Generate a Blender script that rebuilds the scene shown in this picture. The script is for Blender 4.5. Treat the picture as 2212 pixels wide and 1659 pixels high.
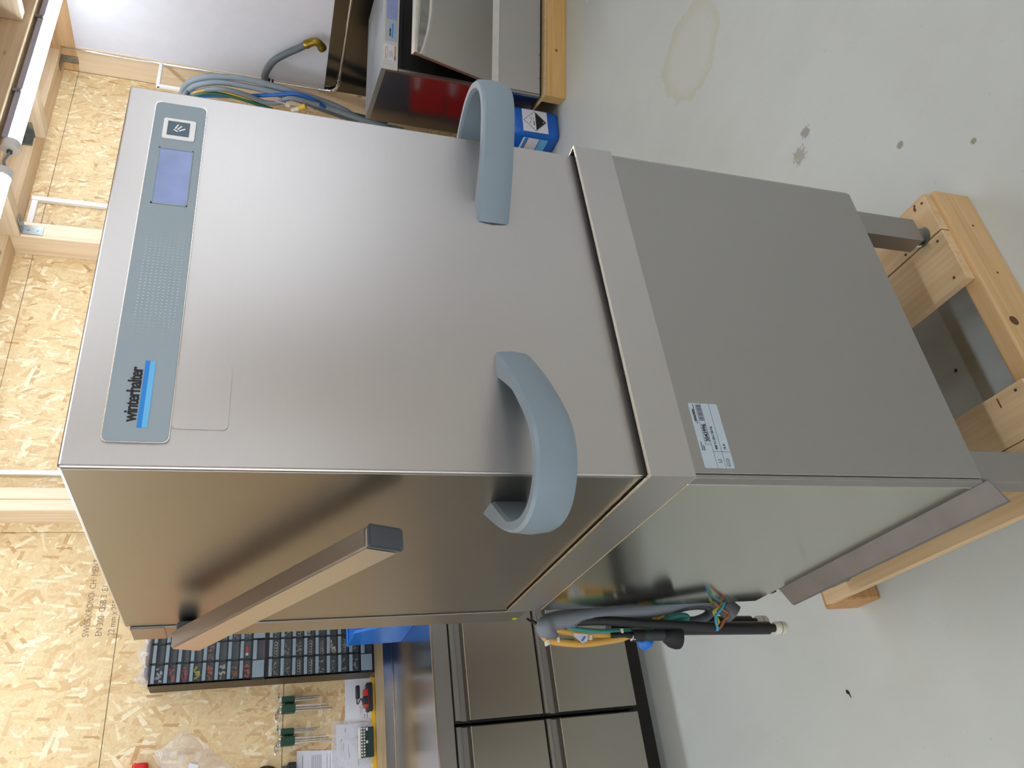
import bpy, bmesh, math, random
from mathutils import Vector, Matrix
random.seed(7)
for o in list(bpy.data.objects): bpy.data.objects.remove(o)
S = bpy.context.scene; COL = S.collection
PI = math.pi
FZ = -0.97                      # floor level in machine coordinates; the whole place is lifted by 0.97 at the end

# ------------------------------------------------------------ camera, light, exposure
cam_d = bpy.data.cameras.new('camera'); cam = bpy.data.objects.new('camera', cam_d); COL.objects.link(cam)
R0 = Vector((-0.12085033, -0.2966229, -0.94731729)); R1 = Vector((-0.85576776, 0.51473991, -0.05200352)); R2 = Vector((0.50304745, 0.80439895, -0.31604681))
M = Matrix.Identity(4)
for i in range(3): M[i][0] = R0[i]; M[i][1] = -R1[i]; M[i][2] = -R2[i]
M[0][3], M[1][3], M[2][3] = -0.40739184, -0.87426119, 0.52012238
cam.matrix_world = M
cam_d.sensor_fit = 'HORIZONTAL'; cam_d.sensor_width = 36.0; cam_d.lens = 1659.77 / 2212 * 36; cam_d.clip_start = 0.02
S.camera = cam
w = bpy.data.worlds.new('world'); S.world = w; w.use_nodes = True
w.node_tree.nodes['Background'].inputs[0].default_value = (0.8, 0.87, 1, 1); w.node_tree.nodes['Background'].inputs[1].default_value = 0.25
S.view_settings.view_transform = 'Standard'; S.view_settings.look = 'None'; S.view_settings.gamma = 1
S.view_settings.use_curve_mapping = False; S.view_settings.exposure = 0.0
LAMP = 32.0
ADDED_GLOW = 2.05  # glow strength of the added, unseen windows

# ------------------------------------------------------------ materials
def srgb(c):
    if isinstance(c, str): c = [int(c[i:i+2], 16) / 255 for i in (0, 2, 4)]
    return tuple((x / 12.92 if x <= .04045 else ((x + .055) / 1.055) ** 2.4) for x in c) + (1,)
MATS = {}
def newmat(name):
    m = bpy.data.materials.new(name); m.use_nodes = True; MATS[name] = m
    nt = m.node_tree; return m, nt, nt.nodes['Principled BSDF']
def N(nt, t, **kw):
    n = nt.nodes.new(t)
    for k, v in kw.items(): setattr(n, k, v)
    return n
def coords(nt, scale=(1, 1, 1), rot=(0, 0, 0), src='Object', loc=(0, 0, 0)):
    tc = N(nt, 'ShaderNodeTexCoord'); mp = N(nt, 'ShaderNodeMapping')
    mp.inputs['Scale'].default_value = scale; mp.inputs['Rotation'].default_value = rot; mp.inputs['Location'].default_value = loc
    nt.links.new(tc.outputs[src], mp.inputs[0]); return mp.outputs[0]
def noise(nt, vec, scale=5, detail=3, rough=.5, dist=0):
    n = N(nt, 'ShaderNodeTexNoise'); n.inputs['Scale'].default_value = scale; n.inputs['Detail'].default_value = detail
    n.inputs['Roughness'].default_value = rough; n.inputs['Distortion'].default_value = dist
    nt.links.new(vec, n.inputs['Vector']); return n.outputs['Fac']
def ramp(nt, fac, stops):
    r = N(nt, 'ShaderNodeValToRGB'); e = r.color_ramp.elements
    while len(e) < len(stops): e.new(.5)
    for i, (p, c) in enumerate(stops): e[i].position = p; e[i].color = c if len(c) == 4 else tuple(c) + (1,)
    nt.links.new(fac, r.inputs[0]); return r.outputs[0]
def mix(nt, fac, a, b, blend='MIX'):
    m = N(nt, 'ShaderNodeMix', data_type='RGBA', blend_type=blend)
    for s, v in ((0, fac), (6, a), (7, b)):
        if isinstance(v, (int, float)): m.inputs[s].default_value = v
        elif isinstance(v, tuple): m.inputs[s].default_value = v
        else: nt.links.new(v, m.inputs[s])
    return m.outputs[2]
def maprange(nt, v, a, b, c, d):
    m = N(nt, 'ShaderNodeMapRange'); nt.links.new(v, m.inputs[0])
    for i, x in enumerate((a, b, c, d)): m.inputs[i + 1].default_value = x
    return m.outputs[0]
def bump(nt, p, h, strength=.2, dist=.001):
    b = N(nt, 'ShaderNodeBump'); b.inputs['Strength'].default_value = strength; b.inputs['Distance'].default_value = dist
    nt.links.new(h, b.inputs['Height']); nt.links.new(b.outputs[0], p.inputs['Normal'])
def plain(name, col, rough=.5, metal=0, emit=0, spec=.5, vary=.06, alpha=1, trans=0):
    m, nt, p = newmat(name); c = srgb(col)
    n = noise(nt, coords(nt), 14, 3)
    dark = tuple(x * (1 - vary) for x in c[:3]) + (1,); light = tuple(min(1, x * (1 + vary)) for x in c[:3]) + (1,)
    nt.links.new(ramp(nt, n, [(.3, dark), (.7, light)]), p.inputs['Base Color'])
    p.inputs['Roughness'].default_value = rough; p.inputs['Metallic'].default_value = metal
    p.inputs['Specular IOR Level'].default_value = spec; p.inputs['Alpha'].default_value = alpha
    p.inputs['Transmission Weight'].default_value = trans
    if emit:
        p.inputs['Emission Color'].default_value = c; p.inputs['Emission Strength'].default_value = emit
    return m
def steel(name, col, rough, aniso=.55, brush='x', smudge=.06, rotate=.25):
    m, nt, p = newmat(name); c = srgb(col)
    sc = {'x': (2.5, 2.5, 1100), 'z': (1100, 1100, 2.5), 'y': (2.5, 2.5, 1100)}[brush]
    fine = noise(nt, coords(nt, sc), 1, 2)
    cloud = noise(nt, coords(nt, (1, 1, 1)), 2.5, 3, .5)
    base = ramp(nt, fine, [(.25, tuple(x * .985 for x in c[:3])), (.75, tuple(min(1, x * 1.012) for x in c[:3]))])
    nt.links.new(base, p.inputs['Base Color']); p.inputs['Metallic'].default_value = 1
    nt.links.new(maprange(nt, cloud, .3, .7, rough - smudge, rough + smudge), p.inputs['Roughness'])
    p.inputs['Anisotropic'].default_value = aniso; p.inputs['Anisotropic Rotation'].default_value = rotate
    t = N(nt, 'ShaderNodeTangent', direction_type='RADIAL', axis='Z'); nt.links.new(t.outputs[0], p.inputs['Tangent'])
    bump(nt, p, fine, .03, .0002)
    return m
def wood(name, a, b, axis='y', scale=1.0, knots=True, rough=.6, fine=.5):
    m, nt, p = newmat(name)
    s = {'x': (.6, 14, 14), 'y': (14, .6, 14), 'z': (14, 14, .6)}[axis]
    v = coords(nt, tuple(k * scale for k in s))
    g = noise(nt, v, 1.3, 5, .6, .6)
    g2 = noise(nt, coords(nt, tuple(k * scale * 7 for k in s)), 1.0, 2, .5)
    base = ramp(nt, g, [(.3, srgb(a)), (.55, srgb(b)), (.75, srgb(a))])
    base = mix(nt, maprange(nt, g2, .35, .75, 0, fine * .5), base, srgb(a), 'MULTIPLY')
    if knots:
        ks = {'x': (2.2, 5, 5), 'y': (5, 2.2, 5), 'z': (5, 5, 2.2)}[axis]
        vo = N(nt, 'ShaderNodeTexVoronoi'); vo.inputs['Scale'].default_value = 1.3
        nt.links.new(coords(nt, ks), vo.inputs['Vector'])
        base = mix(nt, maprange(nt, vo.outputs['Distance'], .05, .09, .75, 0), base, srgb('7a5230'))
    nt.links.new(base, p.inputs['Base Color']); p.inputs['Roughness'].default_value = rough
    bump(nt, p, g2, .15, .001)
    return m
def osb(name):
    m, nt, p = newmat(name)
    base = noise(nt, coords(nt), 30, 5, .65)
    colr = ramp(nt, base, [(.3, srgb('cfae7c')), (.5, srgb('dfc294')), (.75, srgb('e9d2a8'))])
    height = base
    k = 0
    for ang, L, W in ((15, 6, 26), (-38, 7, 34), (68, 8, 36), (100, 8, 40), (-72, 7, 34), (40, 9, 46), (-12, 8, 40), (125, 10, 48), (85, 13, 66)):
        k += 1
        # strands lie in the wall plane: rotate about y, long along x', thin along z'
        r = coords(nt, (1, 1, 1), (0, math.radians(ang), 0), loc=(k * 3.7, 0, k * 1.9))
        mp = N(nt, 'ShaderNodeMapping'); mp.inputs['Scale'].default_value = (L, .01, W); nt.links.new(r, mp.inputs[0])
        dn = N(nt, 'ShaderNodeTexNoise'); dn.inputs['Scale'].default_value = 1.2; nt.links.new(mp.outputs[0], dn.inputs['Vector'])
        add = N(nt, 'ShaderNodeVectorMath', operation='MULTIPLY_ADD'); nt.links.new(dn.outputs['Color'], add.inputs[0])
        add.inputs[1].default_value = (.5, .5, .5); nt.links.new(mp.outputs[0], add.inputs[2])
        vo = N(nt, 'ShaderNodeTexVoronoi', distance='CHEBYCHEV'); vo.inputs['Scale'].default_value = 1; vo.inputs['Randomness'].default_value = 1
        nt.links.new(add.outputs[0], vo.inputs['Vector'])
        sep = N(nt, 'ShaderNodeSeparateColor'); nt.links.new(vo.outputs['Color'], sep.inputs[0])
        cc = ramp(nt, sep.outputs[1], [(0, srgb('c39a68')), (.04, srgb('d4b080')), (.25, srgb('dfc294')), (.6, srgb('e6cea0')), (1, srgb('f2e2c0'))])
        grain = noise(nt, mp.outputs[0], 6, 2)
        cc = mix(nt, .35, cc, ramp(nt, grain, [(.3, (.8, .78, .75, 1)), (.7, (1, 1, 1, 1))]), 'MULTIPLY')
        on = maprange(nt, sep.outputs[0], .50, .505, 0, 1)
        inside = maprange(nt, vo.outputs['Distance'], .40, .36, 0, 1)
        mm = N(nt, 'ShaderNodeMath', operation='MULTIPLY'); nt.links.new(on, mm.inputs[0]); nt.links.new(inside, mm.inputs[1])
        colr = mix(nt, mm.outputs[0], colr, cc)
    fl = noise(nt, coords(nt, (1, 1, 1)), 90, 4, .7)
    colr = mix(nt, .5, colr, ramp(nt, fl, [(.3, (.78, .74, .68, 1)), (.55, (1, 1, 1, 1))]), 'MULTIPLY')
    nt.links.new(colr, p.inputs['Base Color']); p.inputs['Roughness'].default_value = .55
    bump(nt, p, colr, .06, .001)
    return m

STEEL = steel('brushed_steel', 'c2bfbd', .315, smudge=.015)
STEEL2 = steel('brushed_steel_dimmed', '96918a', .31, smudge=.015)  # hood steel darkened; the side's dimmer reflection is put into the colour
STEEL3 = steel('brushed_steel_base', 'a9a7a4', .36, aniso=.35, smudge=.02)
STEELB = steel('base_side_steel', 'b9b9ae', .15, aniso=.2, smudge=.02)
RAILM = plain('bottom_rail_steel', '8b888a', .45, .9)
STEELC = steel('worktop_steel', 'c6c8cc', .2, aniso=.3, smudge=.04)
STEELD = steel('dull_steel', 'a3a09c', .46, aniso=.2, smudge=.03)
STEELM = plain('mirror_steel', 'b9b2a8', .14, 1)
EDGE = plain('polished_steel_edge', 'ece6da', .22, 1)
CHROME = plain('chrome', 'dedede', .12, 1)
ZINC = plain('zinc_plated', '9aa0a0', .38, 1, vary=.3)
DARKIN = plain('dark_interior', '15140f', .5)
BLACK = plain('black_plastic', '1c1d20', .42)
BLACKG = plain('black_rubber', '15161a', .6)
GREYP = plain('grey_blue_plastic', '7f8e99', .36, vary=.02)
CAPG = plain('dark_grey_plastic', '54595e', .45)
PANELG = None
WHITE = plain('white_plastic', 'f1efee', .4, vary=.02)
PAPER = plain('paper', 'dfe0ea', .8, vary=.03)
INK = plain('black_print', '18161c', .6)
INKG = plain('grey_print', '5b5c68', .7)
INKB = plain('faded_print', '8a7660', .9)
BLUE1 = plain('logo_blue', '1c86dc', .5, vary=.02); BLUE2 = plain('logo_light_blue', '6bbcf0', .5, vary=.02)
ORANGE = plain('orange_print', 'd59a3c', .5); MAUVE = plain('mauve_print', '8a7c8c', .6)
LABELC = plain('label_foil', 'aebbc4', .45, vary=.03)
DISPLAY = plain('display_glass', '7285bd', .15, vary=.2, spec=.8)
DISP2 = plain('display_glass_pale', '93a4d6', .2, vary=.08)
BLUEC = plain('blue_canister_plastic', '0b62c6', .38, vary=.05)
BLUEB = plain('blue_bin_plastic', '0d74d8', .3, vary=.04)
TEAL = plain('teal_hose', '3f8f85', .3); YELH = plain('yellow_hose', 'd1a14b', .35); GREYH = plain('grey_corrugated_hose', '7f868e', .5)
CABG = plain('grey_cable', '8a96a0', .5); CABD = plain('dark_grey_cable', '5d666c', .5); CABB = plain('blue_cable', '1f62b4', .4)
CABN = plain('green_cable', '1f5c46', .4); CABY = plain('yellow_cable', 'd9b13c', .45)
BRASS = plain('brass', 'a08a3c', .35, 1, vary=.2)
COPPER = plain('copper_wire', 'b5683a', .45); WBROWN = plain('brown_wire', 'a05f38', .5); WBLUE = plain('blue_wire', '4aa3c8', .45); WYG = plain('yellow_green_wire', 'b8b82e', .5)
OFFW = plain('offwhite_plastic', 'dcd8cc', .5)
RED = plain('red_paint', 'd01a10', .35); REDP = plain('red_plastic', 'c8202a', .4)
YEL = plain('yellow_trim', 'e8b90c', .5)
GREEN = plain('dark_green_plastic', '15402e', .45); DKGREEN = plain('dark_teal_plastic', '1d3535', .4)
BROWNBLK = plain('brown_black_plastic', '3d3223', .45)
ORGF = plain('organizer_black', '16181f', .4)
TAB = plain('translucent_pull', '7b8b94', .35, vary=.08)
TRAYB = plain('smoky_tray', '3c3d40', .3, vary=.15)
NUTS = plain('metal_fittings', 'd2ccb8', .35, .4, vary=.3)
PINK = plain('orange_connector', 'd6552a', .45); YCLIP = plain('yellow_clip', 'dede22', .45)
FLOORM = None
m, nt, p = newmat('clear_front'); p.inputs['Base Color'].default_value = srgb('7f878c'); p.inputs['Roughness'].default_value = .12; p.inputs['Alpha'].default_value = .13; CLEAR = m
m, nt, p = newmat('plastic_film')
wv = noise(nt, coords(nt), 14, 3, .5, 1.5)
nt.links.new(maprange(nt, wv, .45, .68, .22, .45), p.inputs['Alpha']); p.inputs['Base Color'].default_value = srgb('f2eef2'); p.inputs['Roughness'].default_value = .15
bump(nt, p, wv, .35, .006); FILM = m
WOODP = wood('pallet_wood', 'cbaa7c', 'dcc199', 'y'); WOODPX = wood('pallet_wood_front', 'c8a26c', 'd6b586', 'x'); WOODO = wood('pallet_wood_orange', 'b58550', 'c99c68', 'x')
WOODV = wood('stud_wood', 'e0c6a4', 'efdcc0', 'z', .8); WOODX = wood('beam_wood', 'cfb08a', 'e2c8a4', 'x', .5); WOODY = wood('joist_wood', 'dcc3a2', 'ecd8ba', 'y', .8)
WOODC = wood('ceiling_boards_wood', 'b98d58', 'cda674', 'x', .6); WOODS = wood('strip_wood', 'b59a70', 'cbb28a', 'x', 1.2, knots=False)
OSB = osb('osb_board')
m, nt, p = newmat('lamp_diffuser'); p.inputs['Base Color'].default_value = (.9, .9, .9, 1)
p.inputs['Emission Color'].default_value = (.82, .92, 1, 1); p.inputs['Emission Strength'].default_value = LAMP; DIFF = m
m, nt, p = newmat('added_window_glow'); p.inputs['Base Color'].default_value = (.5, .5, .5, 1)  # glowing surface for windows added out of view
p.inputs['Emission Color'].default_value = (.86, .92, 1, 1); p.inputs['Emission Strength'].default_value = ADDED_GLOW; GLOWPANE = m
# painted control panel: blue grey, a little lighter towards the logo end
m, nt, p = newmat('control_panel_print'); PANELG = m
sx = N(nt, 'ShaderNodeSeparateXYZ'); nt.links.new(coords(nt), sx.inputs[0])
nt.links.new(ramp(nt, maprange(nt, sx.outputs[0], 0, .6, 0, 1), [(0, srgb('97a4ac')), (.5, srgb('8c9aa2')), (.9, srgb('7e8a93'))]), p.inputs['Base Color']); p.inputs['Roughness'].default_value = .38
# floor: glossy light grey paint, faint scuffs, specks, one ochre stain, chipped patches
m, nt, p = newmat('painted_concrete'); FLOORM = m
v = coords(nt)
c1 = noise(nt, v, 1.6, 5, .6)
col = ramp(nt, c1, [(.3, srgb('c4cac8')), (.7, srgb('cbd1cf'))])
sc = noise(nt, coords(nt, (3, 1.4, 1), (0, 0, .8)), 3, 6, .7)
col = mix(nt, maprange(nt, sc, .5, .8, 0, .16), col, srgb('b4b0a6'))
sp = noise(nt, v, 75, 2, .4); col = mix(nt, maprange(nt, sp, .76, .80, 0, .4), col, srgb('8a8880'))
def spot(x, y, rad, colr, power, edge=.25, nz=9, amp=.5, ring=False):
    global col
    d = N(nt, 'ShaderNodeVectorMath', operation='DISTANCE'); nt.links.new(v, d.inputs[0]); d.inputs[1].default_value = (x + .085, y + 1.18, .1)   # floor object's own coordinates
    nn = noise(nt, v, nz, 4, .7); ad = N(nt, 'ShaderNodeMath', operation='MULTIPLY_ADD'); nt.links.new(nn, ad.inputs[0]); ad.inputs[1].default_value = rad * amp * 2; nt.links.new(d.outputs['Value'], ad.inputs[2])
    f = maprange(nt, ad.outputs[0], rad * (1 + amp - edge), rad * (1 + amp), power, 0)
    if ring:
        f2 = maprange(nt, ad.outputs[0], rad * (1 + amp - edge - .3), rad * (1 + amp - edge), 0, 1)
        mm = N(nt, 'ShaderNodeMath', operation='MULTIPLY'); nt.links.new(f, mm.inputs[0]); nt.links.new(f2, mm.inputs[1]); f = mm.outputs[0]
    col = mix(nt, f, col, srgb(colr))
spot(2.05, .62, .19, 'cfcab0', .16, .3, 5)
spot(2.05, .62, .19, 'b9b08a', .35, .06, 5, .5, True)
spot(1.214, .354, .026, '8f8a74', .7, .10, 70, 1.5)
spot(1.255, .305, .018, '77725e', .7, .12, 90, 1.5)
spot(.948, .072, .011, '8a8878', .9, .3, 90, .6)
spot(.795, -.079, .009, '8a8878', .9, .3, 90, .6)
nt.links.new(col, p.inputs['Base Color'])
nt.links.new(maprange(nt, c1, .3, .7, .29, .40), p.inputs['Roughness']); bump(nt, p, noise(nt, v, 6, 3), .1, .004)
WALLW = plain('white_wall_paint', 'dfdfe9', .7, vary=.02)

# ------------------------------------------------------------ helpers
class MB:
    def __init__(s): s.bm = bmesh.new()
    def box(s, x0, x1, y0, y1, z0, z1, bev=0, seg=2, rot=None, piv=None):
        r = bmesh.ops.create_cube(s.bm, size=1)
        vs = r['verts']
        for v in vs:
            v.co = Vector((x0 + (v.co.x + .5) * (x1 - x0), y0 + (v.co.y + .5) * (y1 - y0), z0 + (v.co.z + .5) * (z1 - z0)))
        if bev:
            es = list({e for v in vs for e in v.link_edges})
            rr = bmesh.ops.bevel(s.bm, geom=es, offset=bev, segments=seg, affect='EDGES', profile=.5)
            vs = list({v for f in rr['faces'] for v in f.verts} | set(v for v in vs if v.is_valid))
        if rot is not None:
            pv = Vector(piv) if piv else Vector(((x0+x1)/2, (y0+y1)/2, (z0+z1)/2))
            for v in vs: v.co = pv + rot @ (v.co - pv)
        return s
    def prism(s, pts, vec):
        a = [s.bm.verts.new(Vector(p)) for p in pts]; b = [s.bm.verts.new(Vector(p) + Vector(vec)) for p in pts]
        n = len(a)
        for i in range(n): s.bm.faces.new((a[i], a[(i+1) % n], b[(i+1) % n], b[i]))
        s.bm.faces.new(a[::-1]); s.bm.faces.new(b); return s
    def hexa(s, P):           # 8 points: bottom 4, top 4
        v = [s.bm.verts.new(Vector(p)) for p in P]
        for f in ((3,2,1,0),(4,5,6,7),(0,1,5,4),(1,2,6,5),(2,3,7,6),(3,0,4,7)): s.bm.faces.new([v[i] for i in f])
        return s
    def cyl(s, a, b, r, n=16, r2=None):
        return s.tube([a, b], [r, r if r2 is None else r2], n)
    def tube(s, path, r, n=10, caps=True):
        P = [Vector(p) for p in path]; k = len(P); rs = r if isinstance(r, (list, tuple)) else [r] * k
        T = []
        for i in range(k):
            t = (P[min(i+1, k-1)] - P[max(i-1, 0)]); T.append(t.normalized() if t.length > 1e-9 else Vector((0,0,1)))
        u = T[0].orthogonal().normalized(); rings = []
        for i in range(k):
            u = (u - T[i] * u.dot(T[i])).normalized(); w_ = T[i].cross(u)
            rings.append([s.bm.verts.new(P[i] + (u * math.cos(2*PI*j/n) + w_ * math.sin(2*PI*j/n)) * rs[i]) for j in range(n)])
        for i in range(k-1):
            for j in range(n): s.bm.faces.new((rings[i][j], rings[i][(j+1) % n], rings[i+1][(j+1) % n], rings[i+1][j]))
        if caps: s.bm.faces.new(rings[0][::-1]); s.bm.faces.new(rings[-1])
        return s
    def sweep(s, rows, closed=True):     # list of equal-length point loops
        R = [[s.bm.verts.new(Vector(p)) for p in row] for row in rows]; n = len(R[0])
        for i in range(len(R)-1):
            for j in range(n if closed else n-1): s.bm.faces.new((R[i][j], R[i][(j+1) % n], R[i+1][(j+1) % n], R[i+1][j]))
        if closed: s.bm.faces.new(R[0][::-1]); s.bm.faces.new(R[-1])
        return s
def smooth_path(pts, sub=8):
    P = [Vector(p) for p in pts]; out = []
    for i in range(len(P)-1):
        p0, p1, p2, p3 = P[max(i-1, 0)], P[i], P[i+1], P[min(i+2, len(P)-1)]
        for k in range(sub):
            t = k / sub
            out.append(.5 * ((2*p1) + (-p0+p2)*t + (2*p0-5*p1+4*p2-p3)*t*t + (-p0+3*p1-3*p2+p3)*t*t*t))
    out.append(P[-1]); return out
def root_of(o):
    v = Vector((0, 0, 0))
    while o is not None: v += o.location; o = o.parent
    return v
def tag(o, label=None, cat=None, group=None, kind=None):
    if label: o['label'] = label
    if cat: o['category'] = cat
    if group: o['group'] = group
    if kind: o['kind'] = kind
    return o
def thing(name, label, cat, loc=(0, 0, 0), group=None, rotz=0):
    o = bpy.data.objects.new(name, None); o.empty_display_size = .1; COL.objects.link(o)
    o.location = loc; o.rotation_euler = (0, 0, rotz); return tag(o, label, cat, group)
def mk(name, mb, mat, parent=None, local=False, smooth=None, mod=None):
    me = bpy.data.meshes.new(name); bm = mb.bm
    bmesh.ops.recalc_face_normals(bm, faces=bm.faces[:])
    if parent is not None:
        off = Vector((0,0,0)) if local else root_of(parent)
    else:
        xs = [v.co for v in bm.verts]
        off = Vector(((min(c.x for c in xs)+max(c.x for c in xs))/2, (min(c.y for c in xs)+max(c.y for c in xs))/2, min(c.z for c in xs)))
    if off.length: bmesh.ops.translate(bm, verts=bm.verts[:], vec=-off)
    bm.to_mesh(me); bm.free()
    me.materials.append(mat)
    o = bpy.data.objects.new(name, me); COL.objects.link(o)
    if parent is not None: o.parent = parent
    else: o.location = off
    if smooth is not None:
        me.polygons.foreach_set('use_smooth', [True] * len(me.polygons))
        if smooth < 180: me.set_sharp_from_angle(angle=math.radians(smooth))
    return o
def struct(name, mb, mat, parent=None):
    o = mk(name, mb, mat, parent)
    if parent is None: o['kind'] = 'structure'
    return o
def rounded(x0, x1, z0, z1, r, n=5):
    pts = []
    for cx, cz, a in ((x1-r, z1-r, 0), (x0+r, z1-r, 90), (x0+r, z0+r, 180), (x1-r, z0+r, 270)):
        for k in range(n+1):
            t = math.radians(a + 90*k/n); pts.append((cx + r*math.cos(t), cz + r*math.sin(t)))
    return pts
def plate(mb, x0, x1, z0, z1, y, th, r=.004):       # thin plate facing -y
    return mb.prism([(x, y, z) for x, z in rounded(x0, x1, z0, z1, r)], (0, th, 0))
def text(name, body, size, mat, parent, loc, rot=(PI/2, 0, 0), sx=1.0, bold=0, local=False, align='LEFT', space=1.0, depth=.0003):
    cu = bpy.data.curves.new(name, 'FONT'); cu.body = body; cu.size = size; cu.extrude = depth; cu.offset = bold; cu.align_x = align; cu.space_character = space
    t = bpy.data.objects.new(name, cu); COL.objects.link(t)
    dg = bpy.context.evaluated_depsgraph_get(); me = bpy.data.meshes.new_from_object(t.evaluated_get(dg))
    bpy.data.objects.remove(t)
    MX = Matrix.Translation(Vector(loc) - (Vector((0,0,0)) if (local or parent is None) else root_of(parent))) @ (Matrix.Rotation(rot[2], 4, 'Z') @ Matrix.Rotation(rot[1], 4, 'Y') @ Matrix.Rotation(rot[0], 4, 'X')) @ Matrix.Diagonal((sx, 1, 1, 1))
    me.transform(MX); me.materials.clear(); me.materials.append(mat)
    o = bpy.data.objects.new(name, me); COL.objects.link(o); o.parent = parent; return o

# ------------------------------------------------------------ the setting
XR, YB, XL, YF, ZC = 3.83, 2.64, -4.2, -5.2, 2.02
struct('floor', MB().box(XL-.1, XR+.3, YF-.1, YB+.3, FZ-.1, FZ), FLOORM)
# back wall of OSB boards, 0.64 m high strips with joints
wb = struct('wall_back', MB().box(XL, XR+.1, YB+.018, YB+.12, FZ, ZC+.1), plain('wall_sheathing', '6a4c2a', .8))
for z0, z1, cuts in ((FZ, -.295, (XL, -1.6, .9, XR)), (-.295, .343, (XL, -.9, 1.6, XR)), (.343, 1.002, (XL, -1.55, .95, XR)), (1.002, 1.622, (XL, -1.57, .925, XR)), (1.622, ZC, (XL, -.9, 1.6, XR))):
    for a, b in zip(cuts[:-1], cuts[1:]):
        struct('osb_board', MB().box(a+.0012, b-.0012, YB, YB+.018, z0+.0012, z1-.0012), OSB, wb)
# stamped print on the boards
def osbtext(s, x, z, size=.034):
    text('board_stamp', s, size, INKB, wb, (x, YB-.0004, z), rot=(PI/2, -.12*0, 0), sx=.8, depth=.0002)
osbtext('SWISS KRONO  CH  MENZ  8000', .482, 1.105); osbtext('EN 300  OSB 3  E1', .482, 1.058); osbtext('22 mm x 2500', .482, 1.012)
# right wall: painted boarding, timber above and the corner post
wr = struct('wall_right', MB().box(XR+.012, XR+.14, YF, 2.47, FZ, 1.62), WALLW)
struct('trim_1', MB().box(XR, XR+.14, YF, YB, 1.62, 1.83, .003), wood('plate_wood', 'c9a071', 'dcb98c', 'y', .6))
struct('trim_2', MB().box(XR, XR+.14, 2.47, YB, FZ, 1.62, .003), WOODV)
struct('wall_left', MB().box(XL-.1, XL, YF, YB, FZ, ZC), plain('left_wall_paint', 'dadada', .7))
wf = struct('wall_front', MB().box(XL, XR, YF-.1, YF, FZ, ZC), plain('front_wall_boarding', 'b9a282', .7))
w1 = struct('added_window_1', MB().box(-3.3, -1.2, YF+.001, YF+.03, -.1, 1.3), WHITE); struct('pane', MB().box(-3.24, -2.28, YF+.03, YF+.034, -.04, 1.24), GLOWPANE, w1); struct('pane', MB().box(-2.22, -1.26, YF+.03, YF+.034, -.04, 1.24), GLOWPANE, w1)  # added bright window behind the camera, there for light and reflections
w2 = struct('added_window_2', MB().box(XR-.02, XR+.011, -4.75, -2.35, -.05, 1.5), WHITE)  # added bright window, out of view, to brighten the hood front's reflection
for a, b in ((-4.70, -3.57), (-3.53, -2.40)): struct('pane', MB().box(XR-.024, XR-.021, a, b, 0, 1.45), GLOWPANE, w2)
w3 = struct('added_window_3', MB().box(1.9, 2.75, YF+.001, YF+.03, -.1, 1.3), WHITE); struct('pane', MB().box(1.95, 2.70, YF+.03, YF+.034, -.05, 1.25), GLOWPANE, w3)  # added bright window for the paler reflection near the hood's left edge
GLOWPANE2 = GLOWPANE.copy(); GLOWPANE2.node_tree.nodes['Principled BSDF'].inputs['Emission Strength'].default_value = 4.0  # stronger glow for the added left window
w4 = struct('added_window_4', MB().box(XL-.001, XL+.03, -3.4, -.9, -.1, 1.45), WHITE)  # added unseen window, lightens the floor left of the machine
for a, b in ((-3.35, -2.17), (-2.13, -.95)): struct('pane', MB().box(XL+.03, XL+.034, a, b, -.05, 1.4), GLOWPANE2, w4)
# ceiling boards above the beams
ce = struct('ceiling', MB().box(XL, XR+.2, YF, YB+.1, ZC+.022, ZC+.1), WOODC)
yy = YF; i = 0
while yy < YB:
    struct('ceiling_board', MB().box(XL, XR, yy+.002, min(yy+.2, YB)-.002, ZC, ZC+.022), WOODC, ce); yy += .2
# wall plate, beam, joists, posts
def timber(name, label, box, mat, cat='beam', group=None, bev=.003):
    return tag(mk(name, MB().box(*box, bev, 1), mat), label, cat, group)
timber('wall_plate', 'long horizontal timber lying along the top of the chipboard wall', (XL, XR, 2.5, YB, 1.70, 1.9), WOODX)
timber('ceiling_beam', 'wide timber beam running directly above the two tube lamps', (XL, XR, 1.97, 2.11, 1.672, ZC), WOODX)
for i, x in enumerate((3.09, 2.40, 1.70, 1.0, .3, -.4, -1.1, -1.8, -2.5, -3.2)):
    lab = {0: 'ceiling joist nearest the corner, crossing behind the bright tube', 1: 'ceiling joist bracketed onto the post beside the white cable duct'}.get(i, 'ceiling joist further left, above the double post' if i == 3 else 'pale ceiling joist running towards the chipboard wall, out of frame')
    timber('ceiling_joist', lab, (x, x+.075, 2.11, 2.5, 1.652, 1.86), WOODY, 'joist', None if i in (0, 1, 3) else 'hidden joists between beam and wall')
for i, x in enumerate((3.32, 2.62, 1.92, 1.22, .52, -.18, -.88, -1.58, -2.28, -2.98)):
    timber('ceiling_joist', 'bright joist butting against the camera side of the beam' if i == 0 else 'joist in front of the beam, out of frame', (x, x+.06, YF, 1.97, 1.70, 1.93), WOODY, 'joist', None if i == 0 else 'joists in front of the beam')
def post(label, x0, x1): return timber('wall_post', label, (x0, x1, 2.5, YB, -.03, 1.70), WOODV, 'post')
post('single pale timber post beside the white cable duct', 2.402, 2.498)
post('right timber of the double post behind the machine', 1.018, 1.07); post('left timber of the double post behind the machine', .967, 1.0165)
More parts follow.
